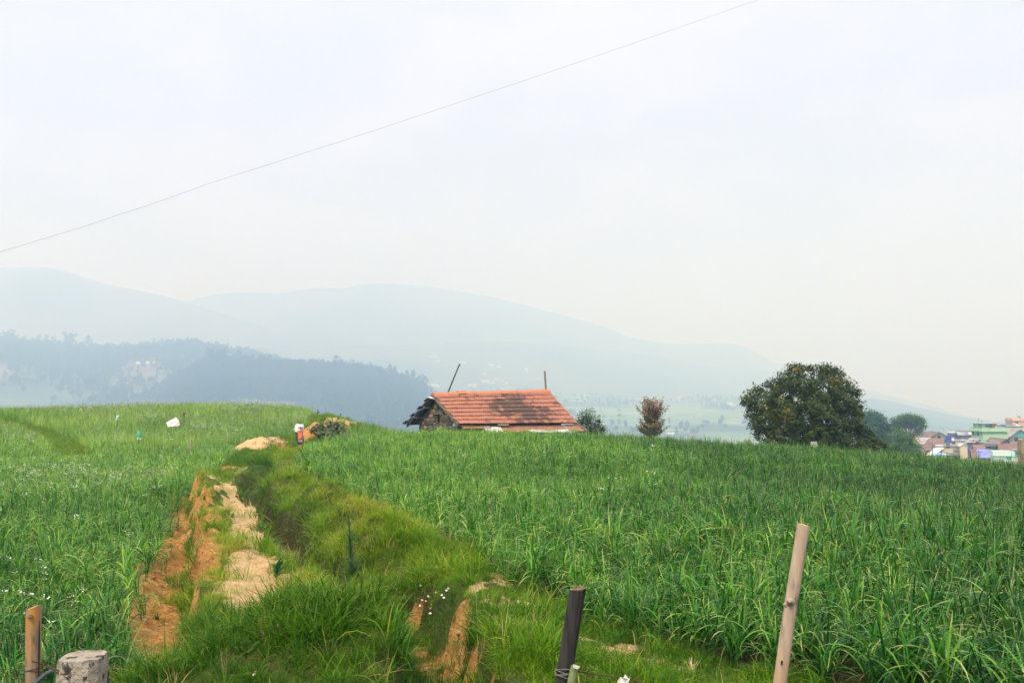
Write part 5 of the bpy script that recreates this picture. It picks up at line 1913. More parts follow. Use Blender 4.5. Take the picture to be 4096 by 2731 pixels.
# back row
b = B('peach flat roofed house highest at the right edge of the town', 290, 2130, 2136, 2460, 285, 395, m_peach, yaw=14, depth=8).wall()
b.parapet(b.h, b.Z(240), .12).ledge(b.h, .35); b.window(b.X(2205), b.Z(375), 1.0, 1.0)
dish(2256, 222, 291, .75, 'dark satellite dish on top of the peach house at the right edge', m_gray)
dish(2190, 352, 288, .8, 'pinkish satellite dish against the wall of the peach house', m_peach)
antenna(2222, 240, 150, 292, 'leaning tall mast left of the dish on the peach roof')
antenna(2290, 240, 180, 292, 'short mast right of the dish on the peach roof')
tank(2228, 362, 398, 284, .5, m_white, 'small white water tank standing before the peach house')
b = B('long low grey house in front of the peach house', 272, 2030, 2034, 2335, 400, 480, m_lgray, yaw=4, depth=6).wall().flat(.2, .3, m_gray)
b = B('flat grey roofed house with a peach wall behind the left trees', 250, 185, 270, 635, 552, 700, m_peach, yaw=20, depth=8).wall()
b.parapet(b.Z(552), b.Z(500), .25, m_gray).ledge(b.Z(552), .4, .12, m_gray); b.window(b.X(500), b.Z(620), 1, 1.1)
b = B('grey gabled house with a reddish roof left of the town centre', 240, 590, 600, 905, 595, 740, m_gray, yaw=12, depth=9).wall()
b.gable(b.Z(505) - b.h, 'y', .35, m_redroof, .48); b.window(b.X(740), b.Z(660), .8, 1.2, mat_=m_dark)
b = B('square grey house with a blue window in the middle of the town', 246, 938, 942, 1125, 525, 660, m_gray, yaw=5, depth=6).wall()
b.flat(.25, .3, m_lgray); b.window(b.X(1008), b.Z(592), 1.6, .55, mat_=m_bluew)
b = B('long grey flat roofed house just left of the green building', 268, 1100, 1104, 1420, 490, 600, m_gray, yaw=4, depth=6).wall().flat(.28, .4, m_gray)
b = B('low grey sheet roofed house with blue skylights left of the green building', 238, 1125, 1130, 1385, 560, 660, m_dgray, yaw=6, depth=7).wall()
b.gable(b.Z(512) - b.h, 'x', .4, m_asb, .6)
for k in range(3):
    xx = b.X(1250 + 42 * k); rz = b.Z(512) - b.h; sl = rz / (b.d * .6)
    MB().slab((xx - .45, .9, b.h + .9 * sl + .14), (xx + .45, .9, b.h + .9 * sl + .14), (xx + .75, 3.2, b.h + 3.2 * sl + .14), (xx - .15, 3.2, b.h + 3.2 * sl + .14), .03).build('skylight', m_blue if k < 2 else m_white, b.o)
b = B('dark gabled house with a teal upper gable right of the green building', 236, 2075, 2085, 2480, 590, 760, m_dgray, yaw=10, depth=9).wall()
b.gable(b.Z(450) - b.h, 'y', .5, m_asb, .5, endm=m_teal)
b.window(b.X(2200), b.Z(690), .9, 1.2, mat_=m_dark)

# the green building
g = B('tall pale green house with a cluttered roof terrace in the middle of the town', 214, 1385, 1572, 2035, 487, 880, m_green, yaw=23).wall()
g.parapet(g.h, g.Z(425), .30).ledge(g.h, .45, .16)
g.ledge(g.Z(712), .40, .16)
for zx in (1425, 1500):
    g.window(g.Yl(zx), g.Z(575), 1.0, .9, 'l', hood=m_green)
for zx in (1440, 1520):
    g.window(g.Yl(zx), g.Z(752), .9, 1.1, 'l', hood=None)
for zx in (1420, 1470, 1550):
    MB().box((-.16, g.Yl(zx) - .06, g.Z(560)), (-.05, g.Yl(zx) + .06, g.h - .3)).build('drain_pipe', m_pipe, g.o) if zx != 1420 else None
MB().box((.3, .8, g.h + .13), (g.w * .36, g.d - .4, g.Z(345))).build('roof_room', m_green, g.o)
MB().box((-.25, .3, g.Z(345)), (g.w * .42, g.d, g.Z(335))).build('roof_room_slab', m_lgray, g.o)
MB().box((.9, .72, g.Z(410)), (1.9, .83, g.Z(372))).build('roof_room_window', m_bluew, g.o)
MB().box((-.02 + .28, 1.5, g.h + .2), (.29, 3.0, g.Z(352))).build('roof_room_door', m_gbright, g.o)
MB().box((g.w * .44, 1.2, g.h + .13), (g.w * .66, g.d - 1, g.Z(350))).build('roof_shelter', m_gbright, g.o)
MB().slab((g.w * .40, .5, g.Z(342)), (g.w * .70, .5, g.Z(342)), (g.w * .70, g.d - .5, g.Z(332)), (g.w * .40, g.d - .5, g.Z(332)), .08).build('shelter_roof', m_asb, g.o)
MB().box((g.w * .48, 1.12, g.Z(412)), (g.w * .60, 1.19, g.Z(368))).build('hung_cloth', m_orange, g.o)
MB().box((g.w * .685, 1.12, g.Z(415)), (g.w * .73, 1.4, g.Z(368))).build('hung_cloth', m_peach, g.o)
tank(1940, 366, 402, 216, .7, m_bluep, 'dark blue round tank on the green house terrace')
tank(1905, 372, 402, 215, .4, m_dgray, 'small dark drum left of the blue tank on the green house terrace')
antenna(1492, 345, 235, 216, 'taller mast on the left end of the green house roof')
antenna(1550, 345, 290, 216, 'shorter mast next to the tall one on the green house roof')
antenna(1990, 420, 335, 216, 'mast at the right end of the green house terrace')
dish(1818, 415, 212, .45, 'small pale dish on the parapet of the green house', m_lgray)

# middle row
b = B('low house with a long faded red roof below the peach walled house', 216, 430, 435, 745, 775, 880, m_pinkish, yaw=4, depth=6).wall().shed(b.Z(690) if False else 0, m_redroof, .3) if False else None
b = B('low house with a long faded red roof sloping down behind the bright tree', 216, 430, 435, 745, 800, 900, m_pinkish, yaw=-14, depth=6).wall()
b.shed(b.h + 1.9, m_redroof, .3)
b = B('low shed with a grey sheet roof left behind the long red roof', 226, 405, 410, 640, 745, 830, m_gray, yaw=8, depth=6).wall(); b.shed(b.h + 1.5, m_asb, .3)
b = B('shed under a bright blue sheet beside the peach walled house', 232, 425, 430, 540, 660, 720, m_lgray, yaw=4, depth=4).wall(); b.gable(.7, 'y', .2, m_blue)
b = B('pale tall house with a dish and dark tank on its roof', 211, 965, 1000, 1250, 665, 900, m_lgray, yaw=10, depth=6).wall(); b.flat(.16, .2, m_lgray)
b.window(b.X(1015), b.Z(770), .7, .9)
dish(1000, 648, 211, .62, 'white satellite dish on the pale tall house beside the dark tank')
tank(1085, 628, 664, 213, .95, m_bluep, 'dark blue tank on the pale tall house right of the white dish')
b = B('small blue painted shed on a terrace above the cream house', 207, 866, 872, 962, 634, 730, m_bluep, yaw=6, depth=3).wall(); b.flat(.1, .15, m_bluep)
b.window(b.X(920), b.Z(700), 1.0, 1.3, mat_=m_bluep, frame=m_bluew)
b = B('cream house with a flat slab roof and one small window', 200, 805, 808, 1160, 775, 980, m_cream, yaw=3, depth=6).wall(); b.flat(.28, .3, m_gray)
b.window(b.X(910), b.Z(805), .75, .95, frame=m_cream); b.ledge(b.Z(825), .1, .05)
MB().box((b.X(1000), -.35, b.Z(848)), (b.X(1150), -.012, b.Z(812))).build('balcony', m_gray, b.o)
MB().box((b.X(865), -1.4, b.Z(935)), (b.X(1165), -.012, b.Z(890))).build('porch_slab', m_gray, b.o)
b = B('narrow cream house with a low gable right of the flat cream house', 196, 1138, 1142, 1278, 775, 980, m_cream, yaw=6, depth=6).wall(); b.gable(b.Z(742) - b.h, 'y', .15, m_lgray)
b = B('small grey house with a pale balcony left of the cream house', 197, 680, 690, 805, 770, 980, m_gray, yaw=8, depth=5).wall(); b.flat(.15, .2, m_lgray)
MB().box((-.6, -.8, b.Z(835)), (b.w * .95, -.012, b.Z(790))).build('balcony', m_lgray, b.o); b.window(b.X(730), b.Z(900), .8, 1.2)
b = B('tin shed with a shining white slanted roof left of the small grey house', 190, 528, 534, 640, 940, 1000, m_lgray, yaw=-18, depth=5).wall(); b.shed(b.h + 1.3, m_whtin, .3)
b = B('pink brick house below the long red roof', 203, 470, 476, 610, 850, 960, m_pinkish, yaw=-8, depth=5).wall(); b.shed(b.h + 1.2, m_redroof, .3)
b = B('narrow house front hung with blue cloth left of the green building', 207, 1262, 1268, 1392, 700, 900, m_dgray, yaw=-10, depth=5).wall(); b.shed(b.h + .8, m_asb, .4)
for k, (x0, x1, z0, z1) in enumerate(((1275, 1330, 720, 790), (1285, 1310, 800, 870), (1300, 1322, 790, 860))):
    MB().box((b.X(x0), -.20 - .06 * k, b.Z(z1)), (b.X(x1), -.16 - .06 * k, b.Z(z0))).build('hung_cloth', m_bluep if k < 2 else m_blue, b.o)
b = B('dark house with a balcony and a red hipped roof below the green building', 199, 1600, 1640, 1890, 720, 900, m_gray, yaw=12, depth=8).wall(); b.flat(.12, .1, m_gray)
MB().box((-1.2, -.9, b.Z(770)), (b.w, -.012, b.Z(725))).build('balcony', m_dgray, b.o)
MB().box((.8, .8, b.h + .13), (2.6, 3, b.Z(660))).build('roof_room', m_gray, b.o)
for zx in (1690, 1840): b.window(b.X(zx), b.Z(805), .6, 1.0)
b.door(b.X(1830), 1.4, 1.6, m_lgray)
b = B('dark gabled house with a red roof right of the balcony house', 203, 1870, 1885, 2140, 730, 880, m_dgray, yaw=16, depth=10).wall(); b.gable(b.Z(635) - b.h, 'y', .45, m_redroof, .5)
b = B('house with a red tiled roof in front of the dark gabled house', 188, 1905, 1912, 2165, 845, 960, m_peach, yaw=6, depth=6).wall(); b.gable(b.Z(738) - b.h, 'x', .3, m_redroof, .55)
b = B('house with a red roof at the right edge behind the stone pillar', 193, 2140, 2146, 2330, 815, 960, m_pinkish, yaw=4, depth=6).wall(); b.gable(b.Z(700) - b.h, 'x', .3, m_redroof, .55)
# front row
b = B('low house with a reddish roof partly under a violet blue tarpaulin', 180, 1385, 1392, 1715, 990, 1080, m_pinkish, yaw=3, depth=6).wall(); b.gable(b.Z(852) - b.h, 'x', .3, m_redroof, .7)
sl = (b.Z(852) - b.h) / (b.d * .7)
tp = MB()
n = 9
for i in range(n):
    for j in range(6):
        x = b.X(1478) + (b.X(1712) - b.X(1478)) * i / (n - 1); y = -.42 + (b.d * .7 + .42) * j / 5
        tp.v.append((x, y, b.h + y * sl + .15 + .05 * math.sin(i * 1.9 + j) + .03 * math.sin(j * 2.3)))
for i in range(n - 1):
    for j in range(5): tp.f.append([i * 6 + j, (i + 1) * 6 + j, (i + 1) * 6 + j + 1, i * 6 + j + 1])
to = thing('blue_tarpaulin', 'violet blue tarpaulin spread over the reddish roof at the crest', 'tarpaulin', tuple(b.o.location), b.o.rotation_euler.z)
tp.build('sheet', m_blue, to, smooth=True)
MB().tube([(b.X(1480), -.45, b.h - .02), (b.X(1600), -.5, b.h + .25), (b.X(1712), -.45, b.h + .4)], .03, 5).build('rope', m_white, to)
b = B('low house with a brown rounded roof behind the blue tarpaulin', 191, 1420, 1424, 1600, 850, 920, m_gray, yaw=3, depth=6).wall(); b.gable(.9, 'x', .3, m_redroof, .5)
b = B('pale aqua flat roofed house nearest the crest at the right', 170, 1776, 1782, 2150, 948, 1150, m_aqua, yaw=5, depth=6).wall()
b.parapet(b.h, b.Z(868), .16).ledge(b.h, .22, .12); b.window(b.X(2050), b.Z(1018), .75, .75, mat_=m_teal, frame=m_lgray)
b = B('narrow aqua house with teal doors right of the pale aqua house', 177, 2160, 2164, 2300, 850, 1150, m_aqua, yaw=5, depth=5).wall(); b.flat(.12, .2, m_asb)
b.door(b.X(2188), .9, b.Z(845) - b.Z(990), m_teal, b.Z(990)); b.window(b.X(2250), b.Z(915), 1.0, .25)
b = B('low orange brown wall below the narrow aqua house', 165, 2180, 2184, 2330, 1010, 1150, m_peach, yaw=-20, depth=.3, cat='wall', name='garden_wall').wall()
b.flat(.08, .05, m_pinkish)
c = z8(780, 925, 186)
o = thing('sunshade', 'light blue sunshade in front of the small grey house', 'sunshade', (c.x, c.y, c.z - 2.2))
MB().tube([(0, 0, 2.55), (0, 0, 2.2), (0, 0, 2.15)], [.05, 1.55, 1.6], 12).build('canopy', pm('light_blue_cloth', (.16, .36, .60), (.22, .44, .68), 2, .8, 0), o)
MB().tube([(0, 0, -.5), (0, 0, 2.5)], .04, 6).build('pole', m_pipe, o)


def upole(zx, z0, z1, D, label, arms=1):
    a, b_ = z8(zx, z0, D), z8(zx, z1, D)
    h = b_.z - a.z
    gz = min(a.z, float(town_z(a.x, a.y)))
    o = thing('utility_pole', label, 'pole', (a.x, a.y, gz))
    MB().tube([(0, 0, 0), (0, 0, h + a.z - gz)], [.10, .07], 7).build('shaft', m_pole, o)
    for k in range(arms):
        zz = h + a.z - gz - .35 - .5 * k
        MB().box((-.6, -.05, zz), (.6, .05, zz + .1)).build('crossarm', m_pipe, o)
    return o


upole(1400, 840, 640, 203, 'wooden utility pole at the left foot of the green building')
upole(617, 950, 712, 186, 'thin utility pole before the white slanted tin roof', 2)
upole(2242, 690, 470, 222, 'utility pole in front of the dark gabled house at the right', 2)
upole(1500, 1000, 850, 178, 'thin pole standing before the blue tarpaulin', 1)
for (za, zb_, lab) in (((617, 725, 186), (1400, 655, 203), 'thin power line strung between the two left utility poles'), ((1400, 655, 203), (2242, 485, 222), 'thin power line strung past the front of the green building')):
    a, b_ = z8(*za), z8(*zb_)
    o = thing('power_line', lab, 'cable', tuple(a))
    MB().tube([(b_ - a) * f_ - Vector((0, 0, 2.2 * 4 * f_ * (1 - f_))) for f_ in np.linspace(0, 1, 12)], .018, 4).build('wire', m_pipe, o)

# ------------------------------------------------------------------ things in and around the fields
m_stonep = pm('pillar_stone', (.20, .17, .11), (.34, .30, .21), 5, .95, .8, .03, dirt=(.10, .10, .06), dscale=2.2, dlim=(.52, .66))
m_stonew = pm('boundary_stone', (.26, .255, .22), (.40, .39, .34), 6, .95, .7, .02, dirt=(.16, .17, .11), dscale=3, dlim=(.55, .68))


def rough_post(name, label, base, h, w, d, mat_, seed, tilt=(0, 0), taper=.9, group=None, nz_=7, rotz=0, amp=.05):
    """hewn stone post: a lumpy four sided block, many facets"""
    r = np.random.default_rng(seed)
    o = thing(name, label, 'post', base, rotz, group)
    n = 16; vs = []; fs = []
    for k in range(nz_):
        f = k / (nz_ - 1)
        for i in range(n):
            a = 2 * math.pi * (i + .5) / n
            ex = 1 / max(abs(math.cos(a)), abs(math.sin(a))) ** .82
            q = (1 - (1 - taper) * f) * (1 + r.normal(0, amp)) * (.93 if k == nz_ - 1 else 1)
            vs.append((w / 2 * ex * math.cos(a) * q + tilt[0] * f * h, d / 2 * ex * math.sin(a) * q + tilt[1] * f * h, f * h + (r.normal(0, amp * w * .35) if k else 0)))
    for k in range(nz_ - 1):
        for i in range(n):
            j = (i + 1) % n
            fs.append([k * n + i, k * n + j, (k + 1) * n + j, (k + 1) * n + i])
    vs.append((tilt[0] * h, tilt[1] * h, h * 1.0 + .01))
    e = (nz_ - 1) * n
    for i in range(n): fs.append([e + i, e + (i + 1) % n, len(vs) - 1])
    me = bpy.data.meshes.new('block'); me.from_pydata(vs, [], fs); me.materials.append(mat_); me.update()
    link('block', me, o)
    return o


gp_ = 'stone boundary posts along the crest'
for px, top, wpx, D, lab, sd in ((691.5, 434.4, 4.6, 39, 'greenish grey stone post on the crest right of the small bare tree', 1), (746.7, 438.0, 6.2, 37, 'grey stone post on the crest at the left foot of the big tree', 2),
                                 (813.2, 441.4, 7.2, 36, 'pale broad stone post on the crest in front of the big tree', 3)):
    q = P(px, top, D); gz = float(ground(np.array([q[0]]), np.array([q[1]]))[0])
    rough_post('stone_post', lab, (q[0], q[1], gz - .2), q[2] - gz + .2, wpx / F * D, wpx / F * D * .8, m_stonew, sd, (.03, 0), .88, gp_)
q = P(1027, 438.6, 31); gz = float(ground(np.array([q[0]]), np.array([q[1]]))[0])
rough_post('stone_pillar', 'thick brown stone pillar at the right edge of the photo', (q[0], q[1], gz - .3), q[2] - gz + .3, .46, .42, m_stonep, 9, (0, 0), 1.12, None, 8)

m_stake = pm('wood_stake', (.24, .17, .10), (.36, .28, .18), 8, .9, .3, .01, (1, 1, .2))
m_stakeg = pm('grey_stake', (.12, .11, .10), (.20, .19, .17), 8, .9, .3, .01, (1, 1, .2))
for px, top, D, rad, lean, mm, lab in ((191.6, 439.2, 40.6, .038, .02, m_stake, 'brown wooden stake left of two at the edge of the upper crop'), (243.6, 437.0, 40.9, .036, .04, m_stake, 'brown wooden stake beside the bare straw hummock'),
                                       (254.0, 441.5, 41.5, .03, -.14, m_stakeg, 'thin grey stake leaning left just behind the straw hummock'), (354.8, 428.2, 47.5, .025, 0, m_stakeg, 'thin grey stake between the orange bank and the hut'),
                                       (420, 457, 30, .02, 0, m_stakeg, 'x')):
    if lab == 'x': continue
    if px < 260: D = min(crop_hit(px, 449, .35, 36, 60), 43)
    q = P(px, top, D); gz = float(ground(np.array([q[0]]), np.array([q[1]]))[0])
    o = thing('wooden_stake', lab, 'stake', (q[0] - lean, q[1], gz - .2))
    MB().tube([(0, 0, 0), (lean * .5, .01, (q[2] - gz + .2) / 2), (lean, 0, q[2] - gz + .2)], [rad, rad * 1.05, rad * .95], 8).build('shaft', mm, o)


def cloth(name, m, parent, fn, nu_=10, nv_=12, close=False):
    vs = []; fs = []
    for j in range(nv_):
        for i in range(nu_): vs.append(fn(i / (nu_ - (0 if close else 1)), j / (nv_ - 1)))
    for j in range(nv_ - 1):
        for i in range(nu_ if close else nu_ - 1):
            i2 = (i + 1) % nu_
            fs.append([j * nu_ + i, j * nu_ + i2, (j + 1) * nu_ + i2, (j + 1) * nu_ + i])
    me = bpy.data.meshes.new(name); me.from_pydata(vs, [], fs); me.materials.append(m); me.update()
    me.polygons.foreach_set('use_smooth', np.ones(len(me.polygons), dtype=bool))
    return link(name, me, parent)


def bag_on_stick(label, px, top, bot, base, D, wpx, m, prof, seed, dark_stick=True, flare=None, mname='bag'):
    """a plastic bag pulled over a stick as a bird scarer"""
    D = crop_hit(px, base) ; t_ = P(px, top, D); b_ = P(px, bot, D)
    gz = float(ground(np.array([t_[0]]), np.array([t_[1]]))[0])
    o = thing('scarecrow_stick', label, 'scarecrow', (t_[0], t_[1], gz - .1))
    h0 = b_[2] - gz + .1; h1 = t_[2] - gz + .1
    r = np.random.default_rng(seed); ph = r.random(8) * 6
    R_ = wpx / F * D / 2

    def fn(u, v):
        a = u * 6.283
        w = np.interp(v, [p[0] for p in prof], [p[1] for p in prof]) * R_
        ox = np.interp(v, [p[0] for p in prof], [p[2] if len(p) > 2 else 0 for p in prof]) * R_
        k = 1 + .16 * math.sin(3 * a + ph[0] + v * 5) + .12 * math.sin(5 * a + ph[1] - v * 9)
        return (ox + w * k * math.cos(a), w * .75 * k * math.sin(a), h0 + (h1 - h0) * v)
    cloth(mname, m, o, fn, 16, 14, True)
    MB().tube([(0, 0, 0), (.012, 0, h0 + (h1 - h0) * .4)], .016, 6).build('stick', m_poledark, o)
    return o


m_gbag = pm('green_plastic', (.02, .34, .16), (.05, .46, .26), 6, .4, .5, .02)
m_bbag = pm('pale_blue_plastic', (.45, .66, .70), (.62, .78, .80), 6, .4, .5, .02, dirt=(.10, .36, .36), dscale=3, dlim=(.55, .62))
m_sack = pm('white_woven_sack', (.62, .57, .52), (.74, .70, .65), 3, .7, .5, .02, dirt=(.60, .42, .28), dscale=1.6, dlim=(.60, .74))
o = bag_on_stick('bright green plastic bag tied on a stick in the upper left crop', 139.0, 429.3, 437.0, 441, 46, 3.8, m_gbag, [(0, .75, .1), (.2, 1.0, .1), (.5, .9), (.7, .55, -.1), (1, .05, -.1)], 3)
bo = o
cloth('bag_tail', m_bbag, o, lambda u, v: (-.09 + .18 * u, .05 * math.sin(u * 7), .0 + bo.children[0].data.vertices[0].co.z - .07 * v - .03 * math.sin(u * 9)), 7, 4)
bag_on_stick('pale blue plastic bag on a dark stick near the crest of the left crop', 117.2, 414.8, 420.0, 424, 58, 2.4, m_bbag, [(0, .5, -.4), (.3, .7, -.2), (.6, .8, .1), (.85, 1.0, .5), (1, .5, .8)], 5)
# dry red plume
D_ = crop_hit(184.6, 422); q = P(184.6, 411.0, D_); gz = float(ground(np.array([q[0]]), np.array([q[1]]))[0])
o = thing('dry_plume', 'dry dark red plume on a tall thin stalk beside the white sack', 'plant', (q[0], q[1], gz))
hh = q[2] - gz
MB().tube([(0, 0, -.1), (.02, 0, hh * .5), (-.02, 0, hh - .2)], .011, 5).build('stalk', m_stakeg, o)
r = random.Random(2); pb = MB()
for i in range(26):
    a = r.uniform(0, 6.28); l_ = r.uniform(.12, .26); z0 = hh - .30 + r.uniform(0, .10)
    e = Vector((math.cos(a) * l_ * .45, math.sin(a) * l_ * .45, l_)); s_ = Vector((-math.sin(a), math.cos(a), 0)) * .022; p = Vector((-.02, 0, z0))
    pb.add([p - s_ * .3, p + e * .5 - s_, p + e, p + e * .5 + s_], [[0, 1, 2, 3]])
pb.build('plume', pm('dry_red', (.16, .035, .02), (.34, .10, .04), 6, .9, 0), o)
# white sack over low stakes
D_ = crop_hit(172.5, 425.5) - .3; c = P(172.5, 422.0, D_); gz = float(ground(np.array([c[0]]), np.array([c[1]]))[0])
o = thing('white_sack', 'crumpled white woven sack draped over the crop at the upper left', 'sack', (c[0], c[1], gz))
z0 = c[2] - gz


def sackfn(u, v):
    k = D_ / F
    # outline in metres about the middle, pointed top right, ragged lower hem
    top = np.interp(u, [0, .3, .62, .72, .88, 1], [.3, 2.6, 5.3, 5.0, 2.0, -2.4])
    bot = np.interp(u, [0, .12, .32, .5, .8, 1], [-.2, -1.6, -4.6, -3.6, -3.6, -3.2])
    x = (-7.2 + 13.8 * u) * k * .95
    z = (bot + (top - bot) * v) * k
    y = .28 * math.sin(u * 3.14) * (1 - v) * -1 + .06 * math.sin(9 * u + 4 * v) + .045 * math.sin(17 * u - 6 * v) + .25 * v
    return (x, y, z0 + z)


cloth('sheet', m_sack, o, sackfn, 18, 12)
cloth('fold', m_sack, o, lambda u, v: tuple(Vector(sackfn(.2 + .5 * u, .35 + .35 * v + .12 * u)) + Vector((0, -.05 - .04 * math.sin(v * 3.1), 0))), 8, 5)
MB().tube([(.05, .2, 0), (.12, .24, z0 + .22)], .02, 6).build('stake', m_stake, o)

# printed sack hung on a stake by the orange bank
D_ = float(hitg(299.3, 447.5)[1])
print('sack at', D_)
tp_, bt_ = P(299.2, 423.6, D_), P(299.5, 446.5, D_)
gz = float(ground(np.array([tp_[0]]), np.array([tp_[1]]))[0])
o = thing('printed_sack', 'tall sack printed white black and orange standing on a stake by the orange bank', 'sack', (tp_[0], tp_[1], min(gz, bt_[2]) - .1))
z1 = tp_[2] - o.location.z; zb_ = bt_[2] - o.location.z
sw = 9.0 / F * D_ / 2


def sk(z, a, k=1.0):
    f = (z - zb_) / (z1 - zb_)
    w = sw * np.interp(f, [0, .15, .6, .85, .96, 1], [.55, .72, .95, 1.0, .94, .66])
    ox = np.interp(f, [0, .3, 1], [.08, .05, 0])
    w *= 1 + .07 * math.sin(3 * a + z * 6) + .05 * math.sin(7 * a - z * 11) + .04 * math.sin(z * 17)
    return (ox + w * math.cos(a) * k, w * .6 * math.sin(a) * k * (1 + .14 * math.sin(5 * a + z * 8)), z + .012 * math.sin(3 * a + 1) * (f > .9))


def band(name, f0, f1, a0, a1, m, k=1.0, n=10, nz_=8):
    return cloth(name, m, o, lambda u, v: sk(zb_ + (z1 - zb_) * (f0 + (f1 - f0) * v), a0 + (a1 - a0) * u, k), n, nz_)


m_sblack = pm('black_print', (.02, .022, .028), (.045, .05, .06), 6, .5, .4, .02)
m_swhite = pm('white_print', (.62, .62, .63), (.76, .76, .77), 6, .5, .4, .02)
m_sorange = pm('orange_print', (.62, .075, .03), (.74, .15, .05), 9, .5, .4, .02)
m_syellow = pm('yellow_print', (.70, .42, .10), (.76, .52, .18), 9, .5, .2, .02)
m_sbrown = pm('brown_print', (.10, .035, .025), (.16, .06, .04), 6, .5, .4, .02)
band('body', 0, .66, 0, 6.283, m_sblack, 1.0, 20, 9)
band('shoulder', .66, 1.0, 0, 6.283, m_swhite, 1.0, 20, 8)
PI2 = -math.pi / 2
band('orange_panel', .34, .72, PI2 - .45, PI2 + .75, m_sorange, 1.04)
band('brown_panel', .36, .90, PI2 + .72, PI2 + 1.15, m_sbrown, 1.05)
band('white_stripe', .50, .86, PI2 + .85, PI2 + 1.0, m_swhite, 1.07, 4)
band('side_stripe', .36, .95, PI2 + 1.2, PI2 + 1.45, m_swhite, 1.04, 4)
band('brown_print', .76, .88, PI2 - .1, PI2 + .6, m_sbrown, 1.04)
band('white_print', .76, .82, PI2 - .05, PI2 + .25, m_swhite, 1.07, 5, 3)
for k in range(3):
    band('yellow_print', .44 + .08 * k, .46 + .08 * k, PI2 - .1 + .1 * k, PI2 + .5, m_syellow, 1.07, 5, 3)
band('yellow_print', .42, .64, PI2 + .45, PI2 + .52, m_syellow, 1.075, 3, 6)
band('red_foot', .0, .10, PI2 - .9, PI2 + .9, m_sorange, 1.05)
band('grey_panel', .22, .32, PI2 - .5, PI2 + .8, pm('grey_green_print', (.20, .26, .22), (.30, .34, .30), 8, .5, 0), 1.04)
MB().tube([(.02, .03, 0), (.02, .03, z1 - .05)], .02, 6).build('stake', m_stake, o)
MB().tube([(-sw * 1.1, 0, zb_ + (z1 - zb_) * .80), (-sw * 1.75, 0, zb_ + (z1 - zb_) * .745)], [.012, .004], 5).build('loose_end', m_swhite, o)

# dark bush and sprig on the orange bank
m_dkleaf = leaf_mat('dark_glossy_leaf', [(0.0, (.014, .040, .010)), (.5, (.040, .090, .020)), (.85, (.10, .16, .035)), (1.0, (.20, .21, .09))], rough=.35, trans=.12, spec=.5, instancer=False)
tree('dark_bush', 'dark glossy leaved bush growing on the orange bank behind the printed sack', 44.0, (328, 436), [(318, 428, 5.5, -.3), (326, 427, 6, 0), (333, 428, 6, 0), (340, 429, 5, -.2), (323, 433, 5.5, -.5), (332, 434, 6, -.6), (339, 434, 5, -.5), (312, 430, 2.5, -.3)],
     m_dkleaf, 420, .115, .075, 14, None, .03, 'bush', seed=61, asp=2.0)
sp0 = Vector(P(334, 428, 43.8))
o = thing('leafy_sprig', 'thin leafy sprig standing up above the dark bush against the haze', 'plant', tuple(sp0))
pts = [Vector(P(px, py, 43.8)) - sp0 for px, py in ((334, 429), (335.5, 424), (338, 419.5), (340.5, 415.5), (340.8, 413.7))]
MB().tube(pts, [.012, .010, .008, .006, .004], 5).build('stem', m_bark, o)
lb = MB()
for px, py, s_ in ((336, 420.2, 1), (338, 418.0, 1.05), (340.7, 414.4, 1.0), (337.5, 422, .8), (332.6, 419.5, .8), (331, 421.8, .9), (330.2, 423.8, .8)):
    p = Vector(P(px, py, 43.8)) - sp0
    a = Vector((.025, 0, .07)) * s_; n_ = Vector((.028, .012, -.010)) * s_
    lb.add([p - a, p + n_, p + a, p - n_], [[0, 1, 2, 3]])
lb.build('leaf', m_dkleaf, o)
MB().tube([Vector(P(331.5, 428, 43.7)) - sp0, Vector(P(332, 423, 43.7)) - sp0, Vector(P(332.7, 419, 43.7)) - sp0], [.01, .008, .004], 5).build('twig', m_bark, o)

# overhead cable
o = thing('overhead_cable', 'thin overhead cable crossing the whole sky from left to top right', 'cable', tuple(P(-40, 264, 30)))
c0 = Vector(o.location)
cpts = [Vector(P(px, py, D)) - c0 for px, py, D in ((-140, 291, 26), (-40, 264, 27), (0, 251.6, 27.5), (60, 233.5, 28), (93.6, 223.3, 28.5), (108, 218.0, 28.6), (150, 204.5, 29), (213, 182, 30), (290, 157.6, 31), (374, 130.6, 32), (450, 105.3, 33), (522, 81.4, 34), (640, 41, 36), (757.5, 0, 38), (900, -50, 41))]
MB().tube(cpts, .0034, 5).build('wire', m_pipe, o)

# ------------------------------------------------------------------ fence in the foreground
def wood_post_mat(name, c1, c2, streak, extra=None, ex_sc=2.0, ex_lim=(.5, .62)):
    m, t, b, o = nodes(name)
    v = objvec(t, (1, 1, .06))
    n1 = noise(t, 34, 5, .7, v)
    n2 = noise(t, 9, 4, .6, objvec(t, (1, 1, .22)), .3)
    c = mixc(t, ramp(t, n1, .3, .7), c1, c2)
    if extra: c = mixc(t, ramp(t, noise(t, ex_sc, 4, .6, objvec(t, (3, 3, .8))), *ex_lim), c, extra)
    c = mixc(t, ramp(t, n2, .58, .68), c, streak)
    t.links.new(c, b.inputs['Base Color'])
    b.inputs['Roughness'].default_value = .85; b.inputs['Specular IOR Level'].default_value = .25
    bump(t, b, n1, .6, .006)
    return m


